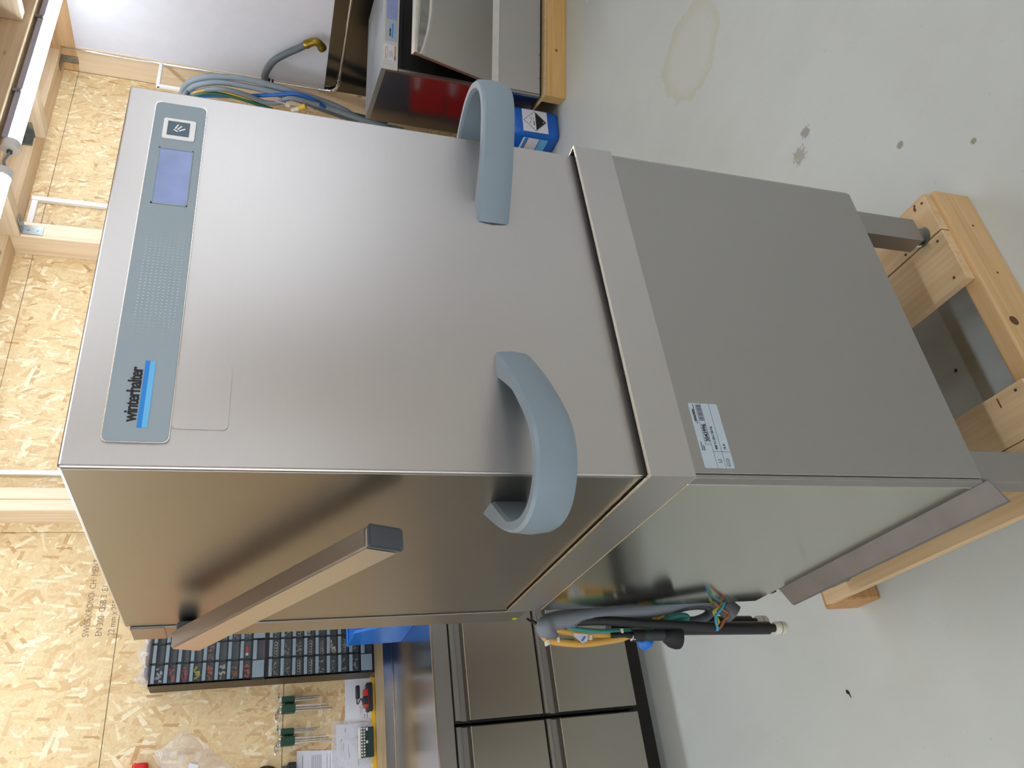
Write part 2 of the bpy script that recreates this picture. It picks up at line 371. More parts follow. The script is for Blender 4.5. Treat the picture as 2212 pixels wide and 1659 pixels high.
# angle brackets
def bracket(label, x, y, z, dirs, wd=.05, L=.085):
    m_ = MB()
    if dirs == 'side':      # on the corner post (faces -x) and up under the plate
        m_.box(x-.003, x, y-wd/2, y+wd/2, z-L, z); m_.box(x-L, x, y-wd/2, y+wd/2, z-.003, z)
        for k in (.025, .065): m_.cyl((x-.006, y, z-k), (x-.002, y, z-k), .006, 10)
    else:                   # on post front (faces -y) and along joist underside
        m_.box(x-wd/2, x+wd/2, y-.003, y, z-L, z); m_.box(x-wd/2, x+wd/2, y-L, y, z-.003, z)
        for k in (.025, .065): m_.cyl((x, y-.006, z-k), (x, y-.002, z-k), .006, 10); m_.cyl((x, y-k, z-.006), (x, y-k, z-.002), .006, 10)
    return tag(mk('angle_bracket', m_, ZINC), label, 'bracket')
bracket('zinc angle bracket on the corner post by the white wall', 3.829, 2.56, 1.698, 'side')
bracket('zinc angle bracket under the joist at the top of the single post', 2.445, 2.499, 1.649, 'front', .055, .09)
m_ = MB().box(3.02, 3.087, 2.49, 2.4985, 1.705, 1.79).box(3.084, 3.0885, 2.40, 2.4985, 1.70, 1.79)
tag(mk('angle_bracket', m_, ZINC), 'dark zinc angle bracket behind the tube lamp end', 'bracket')
# white cable ducts on the wall
t = thing('cable_duct', 'white square cable duct with a corner, right of the single post', 'duct', (2.77, 2.63, .4))
mk('upright_run', MB().box(2.757, 2.784, 2.617, 2.6395, .2, 1.687, .002, 1), WHITE, t)
mk('short_run', MB().box(2.499, 2.7568, 2.619, 2.6395, 1.655, 1.684, .002, 1), WHITE, t)
tag(mk('cable_duct', MB().box(1.182, 1.203, 2.62, 2.6395, .2, 1.699, .002, 1), WHITE), 'thin white vertical cable duct beside the double post', 'duct')

# tube lamps
def lamp(x0, x1, y, z, label, group=None):
    t = thing('tube_lamp', label, 'lamp', ((x0+x1)/2, y, z-.04), group)
    r = .034
    half = [(math.cos(a), math.sin(a)) for a in [PI + PI*k/10 for k in range(11)]]
    rows = [[(x, y + r*c, z + r*s_) for c, s_ in half] + [(x, y + r, z+.004), (x, y - r, z+.004)] for x in (x0+.05, x1-.05)]
    mk('diffuser', MB().sweep(rows), DIFF, t, smooth=40)
    mk('housing', MB().box(x0+.05, x1-.05, y-.036, y+.036, z+.006, z+.036, .004, 1), plain('lamp_housing', 'a7a3b2', .5) if 'lamp_housing' not in MATS else MATS['lamp_housing'], t)
    for xa, xb in ((x0, x0+.05), (x1-.05, x1)):
        c = MB().tube([(xa, y, z), (xa+.008, y, z), (xb-.008, y, z), (xb, y, z)], [.028, .038, .038, .036] if xa == x0 else [.036, .038, .038, .028], 24)
        mk('end_cap', c, WHITE, t, smooth=40)
        e = xa if xa == x0 else xb; d = -1 if xa == x0 else 1
        mk('cable_gland', MB().cyl((e, y, z), (e+.012*d, y, z), .012, 12), CAPG, t, smooth=40)
    mk('mounting_clip', MB().box(x0+.35, x0+.37, y-.04, y+.04, z+.012, z+.048), ZINC, t); mk('mounting_clip', MB().box(x1-.37, x1-.35, y-.04, y+.04, z+.012, z+.048), ZINC, t)
    return t
LY, LZ = 2.035, 1.622
lamp(2.50, 3.78, LY, LZ, 'glowing tube lamp nearer the corner, end cap towards the other lamp')
lamp(1.10, 2.38, LY, LZ, 'glowing tube lamp whose rounded end shows at the left edge')
tag(mk('lamp_cable', MB().tube(smooth_path([(2.386, LY, LZ), (2.41, LY, LZ+.004), (2.44, LY+.002, LZ+.012), (2.47, LY, LZ+.003), (2.494, LY, LZ)], 5), .006, 8), CABG, smooth=180), 'short grey cable linking the two tube lamps', 'cable')
for x0 in (-.35, -1.8):
    lamp(x0, x0+1.28, LY, LZ, 'added tube lamp carrying on the row along the beam, out of frame', 'added tube lamps out of frame')  # lamps added out of view to match the light on the wall
for yl in (-1.0, -3.6):
    for x0 in (-3.4, -1.6, .3, 2.2):
        lamp(x0, x0+1.28, yl, LZ, 'added tube lamp behind the camera, out of frame', 'added tube lamps behind the camera')  # unseen lamps added for front light and steel reflections

for x0 in (-3.5, -2.1):
    lamp(x0, x0+1.28, .55, LZ, 'added tube lamp left of the camera, out of frame, brightening the floor', 'added tube lamps left of the camera')  # unseen lamps added to brighten the floor beside the machine

# pipe in the corner, steel splash panel, wall hose
t = thing('steel_pipe', 'thin bright steel pipe running down the white wall corner and along the splash panel', 'pipe', (3.812, 2.46, .12))
mk('upright_pipe', MB().cyl((3.812, 2.472, 1.69), (3.812, 2.466, .235), .0085, 12), CHROME, t, smooth=40)
mk('elbow', MB().tube(smooth_path([(3.812, 2.466, .235), (3.812, 2.462, .17), (3.812, 2.44, .135), (3.812, 2.40, .122), (3.812, 2.37, .120)], 5), [.011]*21, 12), CHROME, t, smooth=180)
for a in ((3.812, 2.466, .238), (3.812, 2.464, .19), (3.812, 2.405, .123), (3.812, 2.375, .120)):
    b = (a[0], a[1]-.001, a[2]-.012) if a[2] > .15 else (a[0], a[1]-.012, a[2])
    mk('fitting_ring', MB().cyl(a, b, .0145, 12), CHROME, t, smooth=40)
mk('level_pipe', MB().cyl((3.812, 2.372, .120), (3.812, 1.2, .105), .0085, 12), CHROME, t, smooth=40)
tag(mk('splash_panel', MB().box(3.828, 3.841, .9, 2.469, -.5, .203), steel('splash_steel', '6f6b68', .17, .4, smudge=.03)), 'dark mirror steel splash panel at the foot of the white wall', 'panel')
t = thing('wall_hose', 'grey hose with a tarnished brass elbow curling over the white wall', 'hose', (3.79, 2.3, .25))
hp = smooth_path([(3.80, 2.487, .545), (3.785, 2.45, .562), (3.78, 2.385, .562), (3.775, 2.285, .518), (3.775, 2.215, .445), (3.775, 2.165, .38), (3.775, 2.125, .335)], 6)
mk('hose', MB().tube(hp, .021, 14), CABD, t, smooth=180)
mk('brass_elbow', MB().tube(smooth_path([(3.775, 2.135, .345), (3.775, 2.112, .315), (3.775, 2.10, .285), (3.775, 2.115, .262), (3.775, 2.145, .24)], 4), [.025, .026, .026, .024] + [.024]*9 + [.026, .027, .027, .024], 12), BRASS, t, smooth=60)
mk('pipe_clamp', MB().cyl((3.806, 2.474, .532), (3.806, 2.474, .546), .03, 14).cyl((3.806, 2.474, .512), (3.806, 2.474, .524), .026, 14), BLACK, t, smooth=40)

# cable bundle in the corner on a hook
tag(mk('wall_hook', MB().box(3.60, 3.82, 2.462, 2.482, 1.145, 1.165, .003, 1).box(3.60, 3.62, 2.46, 2.48, 1.0, 1.16, .003, 1), WHITE), 'white painted metal hook carrying the cable loops', 'hook')
bd_ = thing('hose_bundle', 'bundle of grey, blue and green hoses tied in a loop and hung in the corner', 'hose bundle', (3.57, 2.42, -.3))
bund = [
 ('grey smooth hose, outermost loop of the bundle on the hook', 'cable', CABG, .017, [(3.61, 2.50, .985), (3.60, 2.47, 1.02), (3.6, 2.396, .978), (3.6, 2.339, .875), (3.6, 2.31, .697), (3.6, 2.329, .487), (3.6, 2.37, .24), (3.6, 2.414, .095), (3.6, 2.478, -.057), (3.6, 2.50, -.3)]),
 ('grey smooth hose, second loop of the bundle on the hook', 'cable', CABG, .017, [(3.59, 2.515, .98), (3.58, 2.48, 1.0), (3.58, 2.404, .951), (3.58, 2.350, .823), (3.58, 2.345, .644), (3.58, 2.362, .432), (3.58, 2.395, .211), (3.58, 2.444, .006), (3.58, 2.48, -.2)]),
 ('pale corrugated conduit with a wavy bend in the bundle', 'conduit', GREYH, .014, [(3.555, 2.50, .97), (3.56, 2.47, .985), (3.55, 2.4, .899), (3.53, 2.352, .797), (3.53, 2.365, .668), (3.53, 2.397, .563), (3.53, 2.387, .483), (3.53, 2.337, .406), (3.53, 2.354, .242)]),
 ('dark green hose of the bundle behind the machine top', 'cable', CABN, .011, [(3.55, 2.52, .97), (3.55, 2.475, .98), (3.545, 2.43, .924), (3.54, 2.401, .847), (3.53, 2.399, .693), (3.52, 2.435, .508)]),
 ('thin yellow cable arcing over the green hose', 'cable', CABY, .005, [(3.56, 2.50, .965), (3.56, 2.46, .975), (3.545, 2.415, .938), (3.54, 2.385, .88), (3.54, 2.376, .823), (3.53, 2.384, .70), (3.53, 2.41, .6)]),
 ('bright blue hose with a bare end in the bundle', 'cable', CABB, .012, [(3.57, 2.49, .95), (3.57, 2.455, .901), (3.57, 2.425, .746), (3.57, 2.395, .616), (3.56, 2.352, .485), (3.55, 2.316, .38), (3.55, 2.337, .284), (3.55, 2.38, .206)]),
 ('thick dark grey cable hanging lowest behind the bundle', 'cable', CABD, .03, [(3.68, 2.42, .55), (3.67, 2.425, .45), (3.66, 2.433, .346), (3.65, 2.464, .204), (3.65, 2.501, .027), (3.65, 2.52, -.2)]),
]
for lab, cat, mat, r, pts in bund:
    if mat is GREYH:
        P = smooth_path(pts, 34); rs = [r + (.0018 if k % 2 else -.0012) for k in range(len(P))]
        tag(mk('conduit', MB().tube(P, rs, 10), mat, bd_, smooth=180), lab)
    else: tag(mk('hanging_hose', MB().tube(smooth_path(pts, 7), r, 12), mat, bd_, smooth=180), lab)
tag(mk('loop_tie', MB().tube([(3.54+.1*math.cos(a)*.9, 2.487+.05*math.sin(a), 1.0+.012*math.sin(2*a)) for a in [k*2*PI/20 for k in range(21)]], .012, 8), CABG, bd_, smooth=180), 'grey loop tying the bundle at its top')
t = thing('hose_fitting', 'small silver hose fitting poking from the bundle', 'fitting', (3.5, 2.36, .42))
mk('stem', MB().cyl((3.5, 2.35, .50), (3.5, 2.358, .45), .006, 10).cyl((3.5, 2.358, .452), (3.5, 2.362, .435), .011, 10), CHROME, t, smooth=40); mk('nut', MB().cyl((3.5, 2.36, .437), (3.5, 2.366, .415), .016, 6), OFFW, t)
t = thing('hose_end_cap', 'yellow end cap on a pale stub beside the bundle', 'cap', (3.5, 2.36, .3))
mk('stub', MB().cyl((3.5, 2.40, .40), (3.5, 2.375, .355), .014, 12), OFFW, t, smooth=40); mk('cap', MB().cyl((3.5, 2.377, .36), (3.5, 2.352, .322), .017, 12), CABY, t, smooth=40)

# ------------------------------------------------------------ main machine: hood dishwasher
W, D, H = .635, .672, .7233
mach = thing('hood_dishwasher', 'large stainless hood dishwasher with closed hood standing on a pallet', 'dishwasher', (W/2, .36, FZ+.125))
hood = mk('hood', MB().box(0, W, 0, D, -.035, H, .0035, 3), STEEL, mach)
hs = mk('hood_side', MB().box(-.0012, .004, .004, D-.001, -.034, H-.004, .0005, 1), STEEL2, mach); hs['label'] = 'left side of the hood, steel darkened for its dimmer reflection'
mk('rear_column', MB().box(-.004, W+.004, D+.002, .752, -.05, .712, .002, 1), STEEL2, mach)
mk('column_cap', MB().box(-.0055, .002, D+.003, .7515, .655, .7125, .0005, 1), STEEL2, mach)
# door outline cover under the control panel
mk('service_cover', plate(MB(), .051, .145, .549, .612, -.0012, .002, .006), STEEL, mach)
# control panel
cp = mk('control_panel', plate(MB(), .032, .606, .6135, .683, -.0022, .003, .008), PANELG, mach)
mk('panel_rim', MB().sweep([[(x, y, z) for x, z in rounded(.0315-e, .6065+e, .613-e, .6835+e, .008)] for y, e in ((-.001, .0006), (-.0026, .0003))] and [[(x, -.0028, z) for x, z in rounded(.0315-e, .6065+e, .613-e, .6835+e, .008)] for e in (0, .0007)], False), EDGE, cp)
plate_b = mk('start_button', plate(MB(), .5295, .572, .6255, .6695, -.0038, .002, .003), WHITE, cp); plate_b['label'] = 'white framed start button'
mk('button_face', MB().box(.5365, .5655, -.0046, -.003, .6335, .6635), plain('button_blue_grey', '4d6270', .4), cp)
ic = MB()
def stick(mb, cx, cz, L, wd, ang, y):
    c, s_ = math.cos(ang), math.sin(ang)
    q = [(cx + a*c - b*s_, y, cz + a*s_ + b*c) for a, b in ((-L/2, -wd/2), (L/2, -wd/2), (L/2, wd/2), (-L/2, wd/2))]
    mb.prism(q, (0, .0006, 0))
for (xa_, za_), (xb_, zb_) in (((.548, .6545), (.544, .649)), ((.550, .6525), (.559, .649)), ((.5485, .6495), (.5565, .644)), ((.546, .647), (.5515, .639))):
    stick(ic, (xa_+xb_)/2, (za_+zb_)/2, math.hypot(xb_-xa_, zb_-za_), .002, math.atan2(zb_-za_, xb_-xa_), -.0052)
ic2 = mk('plate_symbol', ic, WHITE, cp)
dz = mk('display', MB().box(.4015, .5085, -.0026, -.001, .6255, .670), DISPLAY, cp)
mk('display_bezel', MB().box(.400, .510, -.0032, -.0015, .669, .6712).box(.400, .510, -.0032, -.0015, .6244, .6258).box(.400, .402, -.0032, -.0015, .6244, .6712).box(.508, .510, -.0032, -.0015, .6244, .6712), PANELG, cp)
dots = MB()
for i in range(38):
    for j in range(9):
        u = i / 37; r = .0013 * max(.25, math.sin(PI * u) ** .5)
        cx, cz = .168 + .192*u, .6225 + .0455*(j/8)
        dots.prism([(cx + r*math.cos(k*PI/3), -.0027, cz + r*math.sin(k*PI/3)) for k in range(6)], (0, .0006, 0))
d_ = mk('dot_pattern', dots, plain('dot_print', 'b9c8cf', .5), cp); d_['kind'] = 'stuff'
text('logo_lettering', 'winterhalter', .0205, INK, cp, (.058, -.0024, .6505), sx=.80, bold=.0005, space=.92)
mk('logo_bar', MB().box(.0505, .1425, -.0028, -.0018, .6432, .6485), BLUE1, cp); mk('logo_bar', MB().box(.0505, .1425, -.0028, -.0018, .637, .6432), BLUE2, cp)
# corner handles
def handle(side):
    m_ = MB(); rows = []
    # plan path: from front face round the corner to the side face (for the left handle)
    out = smooth_path([(.192, -.001, 0), (.140, -.040, 0), (.085, -.074, 0), (.035, -.098, 0), (-.005, -.103, 0), (-.042, -.090, 0), (-.070, -.060, 0), (-.080, -.020, 0), (-.072, .025, 0), (-.045, .078, 0), (-.0, .142, 0)], 5)
    n = len(out)
    for i, p in enumerate(out):
        tn = (out[min(i+1, n-1)] - out[max(i-1, 0)]).normalized(); nrm = Vector((tn.y, -tn.x, 0))     # outward
        if nrm.dot(Vector((-1, -1, 0))) < 0: nrm = -nrm
        u = min(i, n-1-i) / (n/2); th = .017 + .020 * max(0, 1 - u*3.2)
        z0, z1 = .143, .197
        q = []
        for a, b in ((0, z0+.006), (-.003, z0), (-th+.003, z0), (-th, z0+.005), (-th, z1-.005), (-th+.003, z1), (-.004, z1), (0, z1-.004), (.0025, (z0+z1)/2)):
            pt = p + nrm * a; q.append((pt.x, pt.y, b))
        rows.append(q)
    if side == 'right': rows = [[(W - x, y, z) for x, y, z in r] for r in rows]
    m_.sweep(rows)
    # trim anything that would pass through the hood sheet
    return m_
for sd in ('left', 'right'):
    h_ = mk('hood_handle', handle(sd), GREYP, mach, smooth=28); h_['label'] = 'grey blue wrap-around handle at the %s front corner' % sd
# lift arm on the left side
def lerp(a, b, t): return tuple(a[i] + (b[i]-a[i])*t for i in range(3))
A0, A1, B0, B1 = (.078, .372), (.100, .324), (.572, .634), (.598, .588)      # (y,z) front-top, front-bottom, rear-top, rear-bottom
def arm_part(t0, t1, xo, xi, grow=0):
    f = lambda P, Q, t: (P[0] + (Q[0]-P[0])*t, P[1] + (Q[1]-P[1])*t)
    a, b, c, d = f(A0, B0, t0), f(A1, B1, t0), f(A0, B0, t1), f(A1, B1, t1)
    m_ = MB().hexa([(xo, b[0], b[1]-grow), (xi, b[0], b[1]-grow), (xi, d[0], d[1]-grow), (xo, d[0], d[1]-grow), (xo, a[0], a[1]+grow), (xi, a[0], a[1]+grow), (xi, c[0], c[1]+grow), (xo, c[0], c[1]+grow)])
    bmesh.ops.bevel(m_.bm, geom=m_.bm.edges[:], offset=.003, segments=2, affect='EDGES'); return m_
arm = mk('lift_arm', arm_part(.012, 1, -.068, -.038), steel('lift_arm_steel', 'd0cbc5', .32, .3, smudge=.015), mach, smooth=30)
mk('end_cap', arm_part(-.006, .010, -.069, -.037, .0005), CAPG, arm, smooth=30)
mk('pivot_block', MB().box(-.0375, -.005, .628, .70, .598, .632, .006, 2), CAPG, mach, smooth=30)

# base with rim
ex = .007
rim = MB()
def ring(mb, x0, x1, y0, y1, z0, z1, t_):
    mb.box(x0, x1, y0, y0+t_, z0, z1); mb.box(x0, x1, y1-t_, y1, z0, z1); mb.box(x0, x0+t_, y0+t_, y1-t_, z0, z1); mb.box(x1-t_, x1, y0+t_, y1-t_, z0, z1); return mb
base_rim = mk('base_rim', ring(rim, -ex, W+ex, -.0155, .662, -.0735, 0, .0022), STEEL, mach)
mk('rim_edge', ring(MB(), -ex-.0006, W+ex+.0006, -.0161, .6626, -.0018, .0008, .0034), EDGE, mach)
mk('tray', MB().box(-ex+.002, W+ex-.002, -.0133, .66, -.068, -.04), DARKIN, mach)
mk('front_panel', MB().box(.0, W, -.0125, .004, -.613, -.0742, .0010, 1), STEEL3, mach)
mk('side_panel', MB().box(-ex, -.0012, .0125, .662, -.613, -.0745, .0012, 1), STEELB, mach)
mk('side_panel', MB().box(W+.0012, W+ex, -.009, .662, -.613, -.0745, .0012, 1), STEELB, mach)
mk('side_flange', MB().box(-ex, -.0007, -.0112, .0105, -.612, -.0745, .0008, 1), STEELD, mach)
mk('body_core', MB().box(.001, W-.001, .006, .66, -.606, -.07), DARKIN, mach)
mk('rear_panel', MB().box(.045, W, .6625, .70, -.60, -.055, .003, 1), STEELD, mach)
mk('crossbar', MB().box(.07, W-.06, .004, .03, -.632, -.6135), STEELD, mach)
for x0, y0 in ((.575, .027), (.008, .02), (.575, .585), (.008, .585)):
    lg = mk('leg', MB().box(x0, x0+.060, y0, y0+.042, -.818, -.606, .002, 1), STEELD, mach)
    mk('foot', MB().cyl((x0+.03, y0+.021, -.8448), (x0+.03, y0+.021, -.838), .023, 20).cyl((x0+.03, y0+.021, -.838), (x0+.03, y0+.021, -.815), .018, 20), ZINC, lg, smooth=40)
mk('bottom_rail', MB().prism([(.006, 0, -.614), (.002, 0, -.640), (-.034, 0, -.663), (-.036, 0, -.669), (-.0335, 0, -.669), (-.0315, 0, -.6655), (.0045, 0, -.6425), (.0085, 0, -.614)], (0, .602, 0)), RAILM, mach)
mk('panel_clip', MB().box(-.004, .004, .60, .615, -.63, -.612), BLACK, mach)
# rating label
lb = mk('rating_label', plate(MB(), .008, .115, -.1435, -.0935, -.0129, .0006, .003), LABELC, mach)
lm = MB(); ly = -.0132
def ln(x0, x1, z0, z1): lm.box(x0, x1, ly, ly+.0004, z0, z1)
ln(.046, .113, -.1052, -.1048); ln(.008, .115, -.1148, -.1144); ln(.008, .115, -.1290, -.1286); ln(.0345, .035, -.1432, -.1148); ln(.0462, .0466, -.1148, -.1050)
ln(.080, .1135, -.1018, -.1006)
xx = .0855
while xx < .113:
    wd = random.choice((.0004, .0007, .0012)); ln(xx, xx+wd, -.1138, -.1063); xx += wd + random.choice((.0004, .0006, .001))
for a, b, c, d in ((.012, .023, -.1372, -.1366), (.012, .023, -.1328, -.1322), (.012, .0126, -.1372, -.1322), (.0224, .023, -.1372, -.1322), (.0095, .0255, -.1352, -.1348)): ln(a, b, c, d)
mk('label_print', lm, INKG, lb)
text('serial_number', '3043996', .0098, INK, lb, (.0505, -.0131, -.1135), sx=.86, bold=.0001)
text('label_text', '400 V / 3N / 50 Hz', .0058, INK, lb, (.038, -.0131, -.1235), sx=.85)
text('label_text', '16 A', .0058, INK, lb, (.038, -.0131, -.1375), sx=.85)
text('label_text', 'U', .0085, INKG, lb, (.0165, -.0131, -.1245), sx=1)
text('label_text', 'Gastronom\nGmbH', .0034, INKG, lb, (.036, -.0131, -.0985), sx=.9)
text('label_logo', 'winterhalter', .0055, INK, lb, (.0835, -.0131, -.1002), sx=.8)
tag(mk('inspection_dot', MB().cyl((-.0035, .73, -.04), (-.0052, .73, -.04), .006, 14), plain('yellow_green_sticker', 'b5bd12', .5), mach), 'small yellow green sticker')

# ---- hoses and cables tied to the back corner
Y0 = .74
def off(pts, dy=0, dx=0): return [(x+dx, Y0+dy, z) for x, z in pts]
P = smooth_path([(-.040, .735, -.118), (-.030, .715, -.102), (-.020, .712, -.115), (-.013, .712, -.163), (-.009, .712, -.211), (-.007, .712, -.264), (-.003, .712, -.336), (.004, .712, -.393), (.018, .712, -.453), (.021, .712, -.511), (.010, .712, -.547), (-.003, .712, -.561)], 22)
mk('drain_hose', MB().tube(P, [.0195 + (.0013 if k % 2 else -.0011) for k in range(len(P))], 18), GREYH, mach, smooth=180)
mk('hose_sleeve', MB().cyl((.000, .712, -.556), (-.022, .712, -.580), .0235, 18), CAPG, mach, smooth=40)
mk('yellow_hose', MB().tube(smooth_path([(-.05, .74, -.31), (-.053, .727, -.26), (-.048, .725, -.209), (-.042, .725, -.163), (-.035, .722, -.123), (-.040, .722, -.104), (-.049, .725, -.101), (-.059, .725, -.123), (-.067, .725, -.188), (-.063, .725, -.258), (-.057, .725, -.295), (-.036, .73, -.353), (-.011, .735, -.403)], 8), .0075, 12), YELH, mach, smooth=180)
mk('teal_hose', MB().tube(smooth_path([(-.057, .742, -.175), (-.055, .74, -.135), (-.045, .738, -.112), (-.030, .732, -.125), (-.028, .725, -.141), (-.037, .722, -.177), (-.044, .722, -.227), (-.045, .725, -.279), (-.044, .728, -.344), (-.028, .73, -.392), (-.018, .73, -.425), (-.015, .73, -.452), (-.020, .73, -.464), (-.028, .732, -.45), (-.028, .735, -.413)], 8), .0068, 12), TEAL, mach, smooth=180)
mk('power_cable', MB().tube(smooth_path([(-.004, .75, -.12), (-.018, .735, -.14), (-.021, .712, -.164), (-.023, .705, -.212), (-.028, .70, -.263), (-.036, .70, -.333), (-.044, .70, -.422), (-.053, .70, -.512)], 8), .0105, 12), BLACK, mach, smooth=180)
mk('grey_loop', MB().tube(smooth_path([(-.004, .76, -.40), (.009, .745, -.472), (.009, .74, -.518), (.0, .74, -.539), (-.013, .745, -.531), (-.022, .745, -.509), (-.03, .75, -.465)], 8), .011, 12), CAPG, mach, smooth=180)
for lab, mat, pts in (('brown core with bare copper end', WBROWN, [(-.054, .697, -.513), (-.056, .692, -.520), (-.041, .690, -.534), (-.027, .690, -.550), (-.011, .690, -.531), (-.001, .690, -.523), (.006, .690, -.521)]),
                      ('light blue core', WBLUE, [(-.055, .698, -.510), (-.060, .692, -.512), (-.043, .688, -.510), (-.030, .688, -.514), (-.021, .688, -.525), (-.008, .688, -.540), (.012, .688, -.550)]),
                      ('yellow green core', WYG, [(-.052, .700, -.512), (-.042, .694, -.521), (-.020, .692, -.513), (-.011, .692, -.528), (.005, .692, -.548), (.013, .692, -.562)])):
    mk('cable_core', MB().tube(smooth_path(pts, 6), .0033, 8), mat, mach, smooth=180)['label'] = lab
mk('copper_strands', MB().tube([(.005, .690, -.521), (.015, .690, -.520)], [.0032, .0018], 8), COPPER, mach, smooth=40)
tp = MB()
for pts in ([(.0, .752, -.075), (-.012, .755, -.10), (-.010, .74, -.112)], [(-.004, .75, -.085), (-.016, .75, -.106), (-.012, .735, -.118)]): tp.tube(smooth_path(pts, 5), .0028, 6)
tp.tube(smooth_path([(-.012, .72, -.118), (-.026, .715, -.135), (-.037, .72, -.155), (-.044, .725, -.18)], 6), .0016, 6)
tp.box(-.020, -.006, .725, .745, -.116, -.100, .002, 1)
mk('strap', tp, BLACK, mach, smooth=60)
zt = MB()
for x, z in ((-.060, -.104), (-.056, -.128), (-.045, -.283), (-.061, -.310), (-.055, -.205)): zt.box(x-.006, x+.004, .713, .732, z-.003, z+.003, .001, 1)
mk('zip_tie', zt, OFFW, mach)
tagp = mk('paper_tag', MB().prism([(-.046, .712, -.165), (-.052, .711, -.163), (-.069, .709, -.180), (-.065, .710, -.193), (-.050, .712, -.197)], (0, .0006, 0)), PAPER, mach)
mk('tag_print', MB().prism([(-.063, .7085, -.178), (-.0655, .7085, -.181), (-.056, .7095, -.191), (-.054, .7096, -.188)], (0, .0004, 0)), BLUE1, tagp)
# suction lances and float bulbs: tied to the bundle, could be lifted away
def lance(x0, z0, x1, z1, y, lab):
    t = thing('suction_lance', lab, 'lance', (x1, y, z1))
    mk('tube', MB().cyl((x0, y, z0), (x1, y, z1), .0155, 18), BLACK, t, smooth=40)
    a = Vector((x1-x0, 0, z1-z0)).normalized(); e = Vector((x1, y, z1))
    mk('neck', MB().cyl(e, e + a*.017, .0105, 16), BLACK, t, smooth=40)
    mk('tip', MB().tube([e + a*.016, e + a*.019, e + a*.045, e + a*.048], [.013, .0155, .0155, .013], 18), OFFW, t, smooth=40)
    mk('tip_groove', MB().cyl(e + a*.031, e + a*.0325, .0158, 18), CAPG, t)
lance(-.026, -.28, -.0445, -.712, .776, 'black suction lance with white tip, nearer of the two')
lance(-.008, -.36, -.020, -.690, .812, 'black suction lance with white tip, half hidden behind the other')
t = thing('float_probe', 'black probe with a dome float hanging in the hose bundle', 'probe', (-.062, .722, -.42))
mk('rod', MB().cyl((-.054, .722, -.255), (-.055, .722, -.312), .0075, 14).cyl((-.055, .722, -.308), (-.057, .722, -.335), .014, 16), BLACK, t, smooth=40)
mk('grip', MB().cyl((-.057, .722, -.333), (-.059, .722, -.388), .0125, 16), plain('charcoal', '35373c', .5), t, smooth=40)
mk('dome', MB().tube([(-.059, .722, -.386), (-.061, .722, -.392), (-.064, .722, -.404), (-.066, .722, -.418), (-.067, .722, -.426)], [.010, .016, .023, .026, .0245], 22), BLACKG, t, smooth=60)
tag(mk('float_ball', MB().tube([(-.056, .765, -.345), (-.058, .765, -.350), (-.062, .765, -.362), (-.064, .765, -.375), (-.066, .765, -.381)], [.006, .016, .020, .014, .005], 16), BLUEB, smooth=180), 'blue float half hidden behind the black probe', 'float')

# ------------------------------------------------------------ pallet under the machine
pal = thing('wooden_pallet', 'low wooden pallet carrying the large hood dishwasher', 'pallet', (.34, .35, FZ))
for x0, x1, dy in ((.590, .690, .0), (.456, .586, .0), (.318, .40, .16), (.1115, .214, -.002), (-.012, .1095, .002)):
    if x0 == .318: continue
    b = mk('deck_board', MB().box(x0, x1, dy, .705, -.867, -.845, .0012, 1), WOODP, pal)
mk('stringer', MB().box(-.012, .695, -.0105, .030, FZ, -.8672, .004, 2), WOODPX, pal)
mk('stringer', MB().box(.11, .69, .32, .40, FZ, -.8672, .003, 1), WOODPX, pal)
mk('stringer', MB().box(-.017, .695, .652, .74, FZ, -.8672, .006, 2), WOODO, pal)
nl = MB()
for x, y in ((.672, .012), (.655, .08), (.57, .02), (.475, .025), (.60, .10), (.20, .02), (.13, .02), (.68, .03), (.05, .60), (.09, .2), (.02, .66)):
    nl.cyl((x, y, -.8449), (x, y, -.8443), .0032, 10)
mk('nail_heads', nl, plain('rusty_nail', '4c3a30', .6), pal)['kind'] = 'stuff'

kn = MB()
for (x, z, r_) in ((.345, -.895, .011), (.262, -.905, .004), (.18, -.90, .007), (.60, -.93, .003), (.47, -.925, .003)):
    kn.cyl((x, -.0107, z), (x, -.0101, z), r_, 14)
kn.box(.668, .678, .030, .036, -.8451, -.8447); kn.box(.215-.03, .205, .06, .063, -.8451, -.8447)
mk('knot', kn, plain('knot_dark', '5d3f26', .7), pal)
# ------------------------------------------------------------ second dishwasher on its pallet, turned
A = math.radians(-24)
m2p = thing('wooden_pallet', 'pale plywood-topped pallet under the second dishwasher', 'pallet', (2.928, 1.558, FZ), rotz=A)
PW = wood('plywood_edge', 'd2a45c', 'dfb878', 'x')
mk('front_timber', MB().box(0, .66, 0, .075, 0, .1125, .002, 1), PW, m2p, local=True); mk('rear_timber', MB().box(0, .66, .55, .62, 0, .1125, .002, 1), PW, m2p, local=True)
mk('deck', MB().box(-.004, .665, -.003, .66, .1127, .124, .001, 1), wood('plywood_top', 'bfa070', 'd4b98c', 'y', 1, False), m2p, local=True)
mk('knot_plug', MB().cyl((.265, -.001, .055), (.265, .001, .055), .008, 12), plain('knot_brown', '96602e', .6), m2p, local=True)
m2 = thing('undercounter_dishwasher', 'front-loading stainless dishwasher with its door ajar, by the white wall', 'dishwasher', (2.928, 1.558, FZ+.1245), rotz=A)
z_ = -.1245
def L2(*b, bev=0): 
    x0, x1, y0, y1, z0, z1 = b; return MB().box(x0, x1, y0, y1, z0+z_, z1+z_, bev, 1)
SIDE2 = steel('second_machine_side', 'a8a1a6', .2, .5, smudge=.03)
mk('side_panel', L2(.002, .008, .055, .60, .137, .955), SIDE2, m2, local=True); mk('side_panel', L2(.594, .60, .03, .60, .137, .955), SIDE2, m2, local=True)
mk('front_flange', L2(.002, .014, .031, .054, .137, .895), STEELD, m2, local=True)
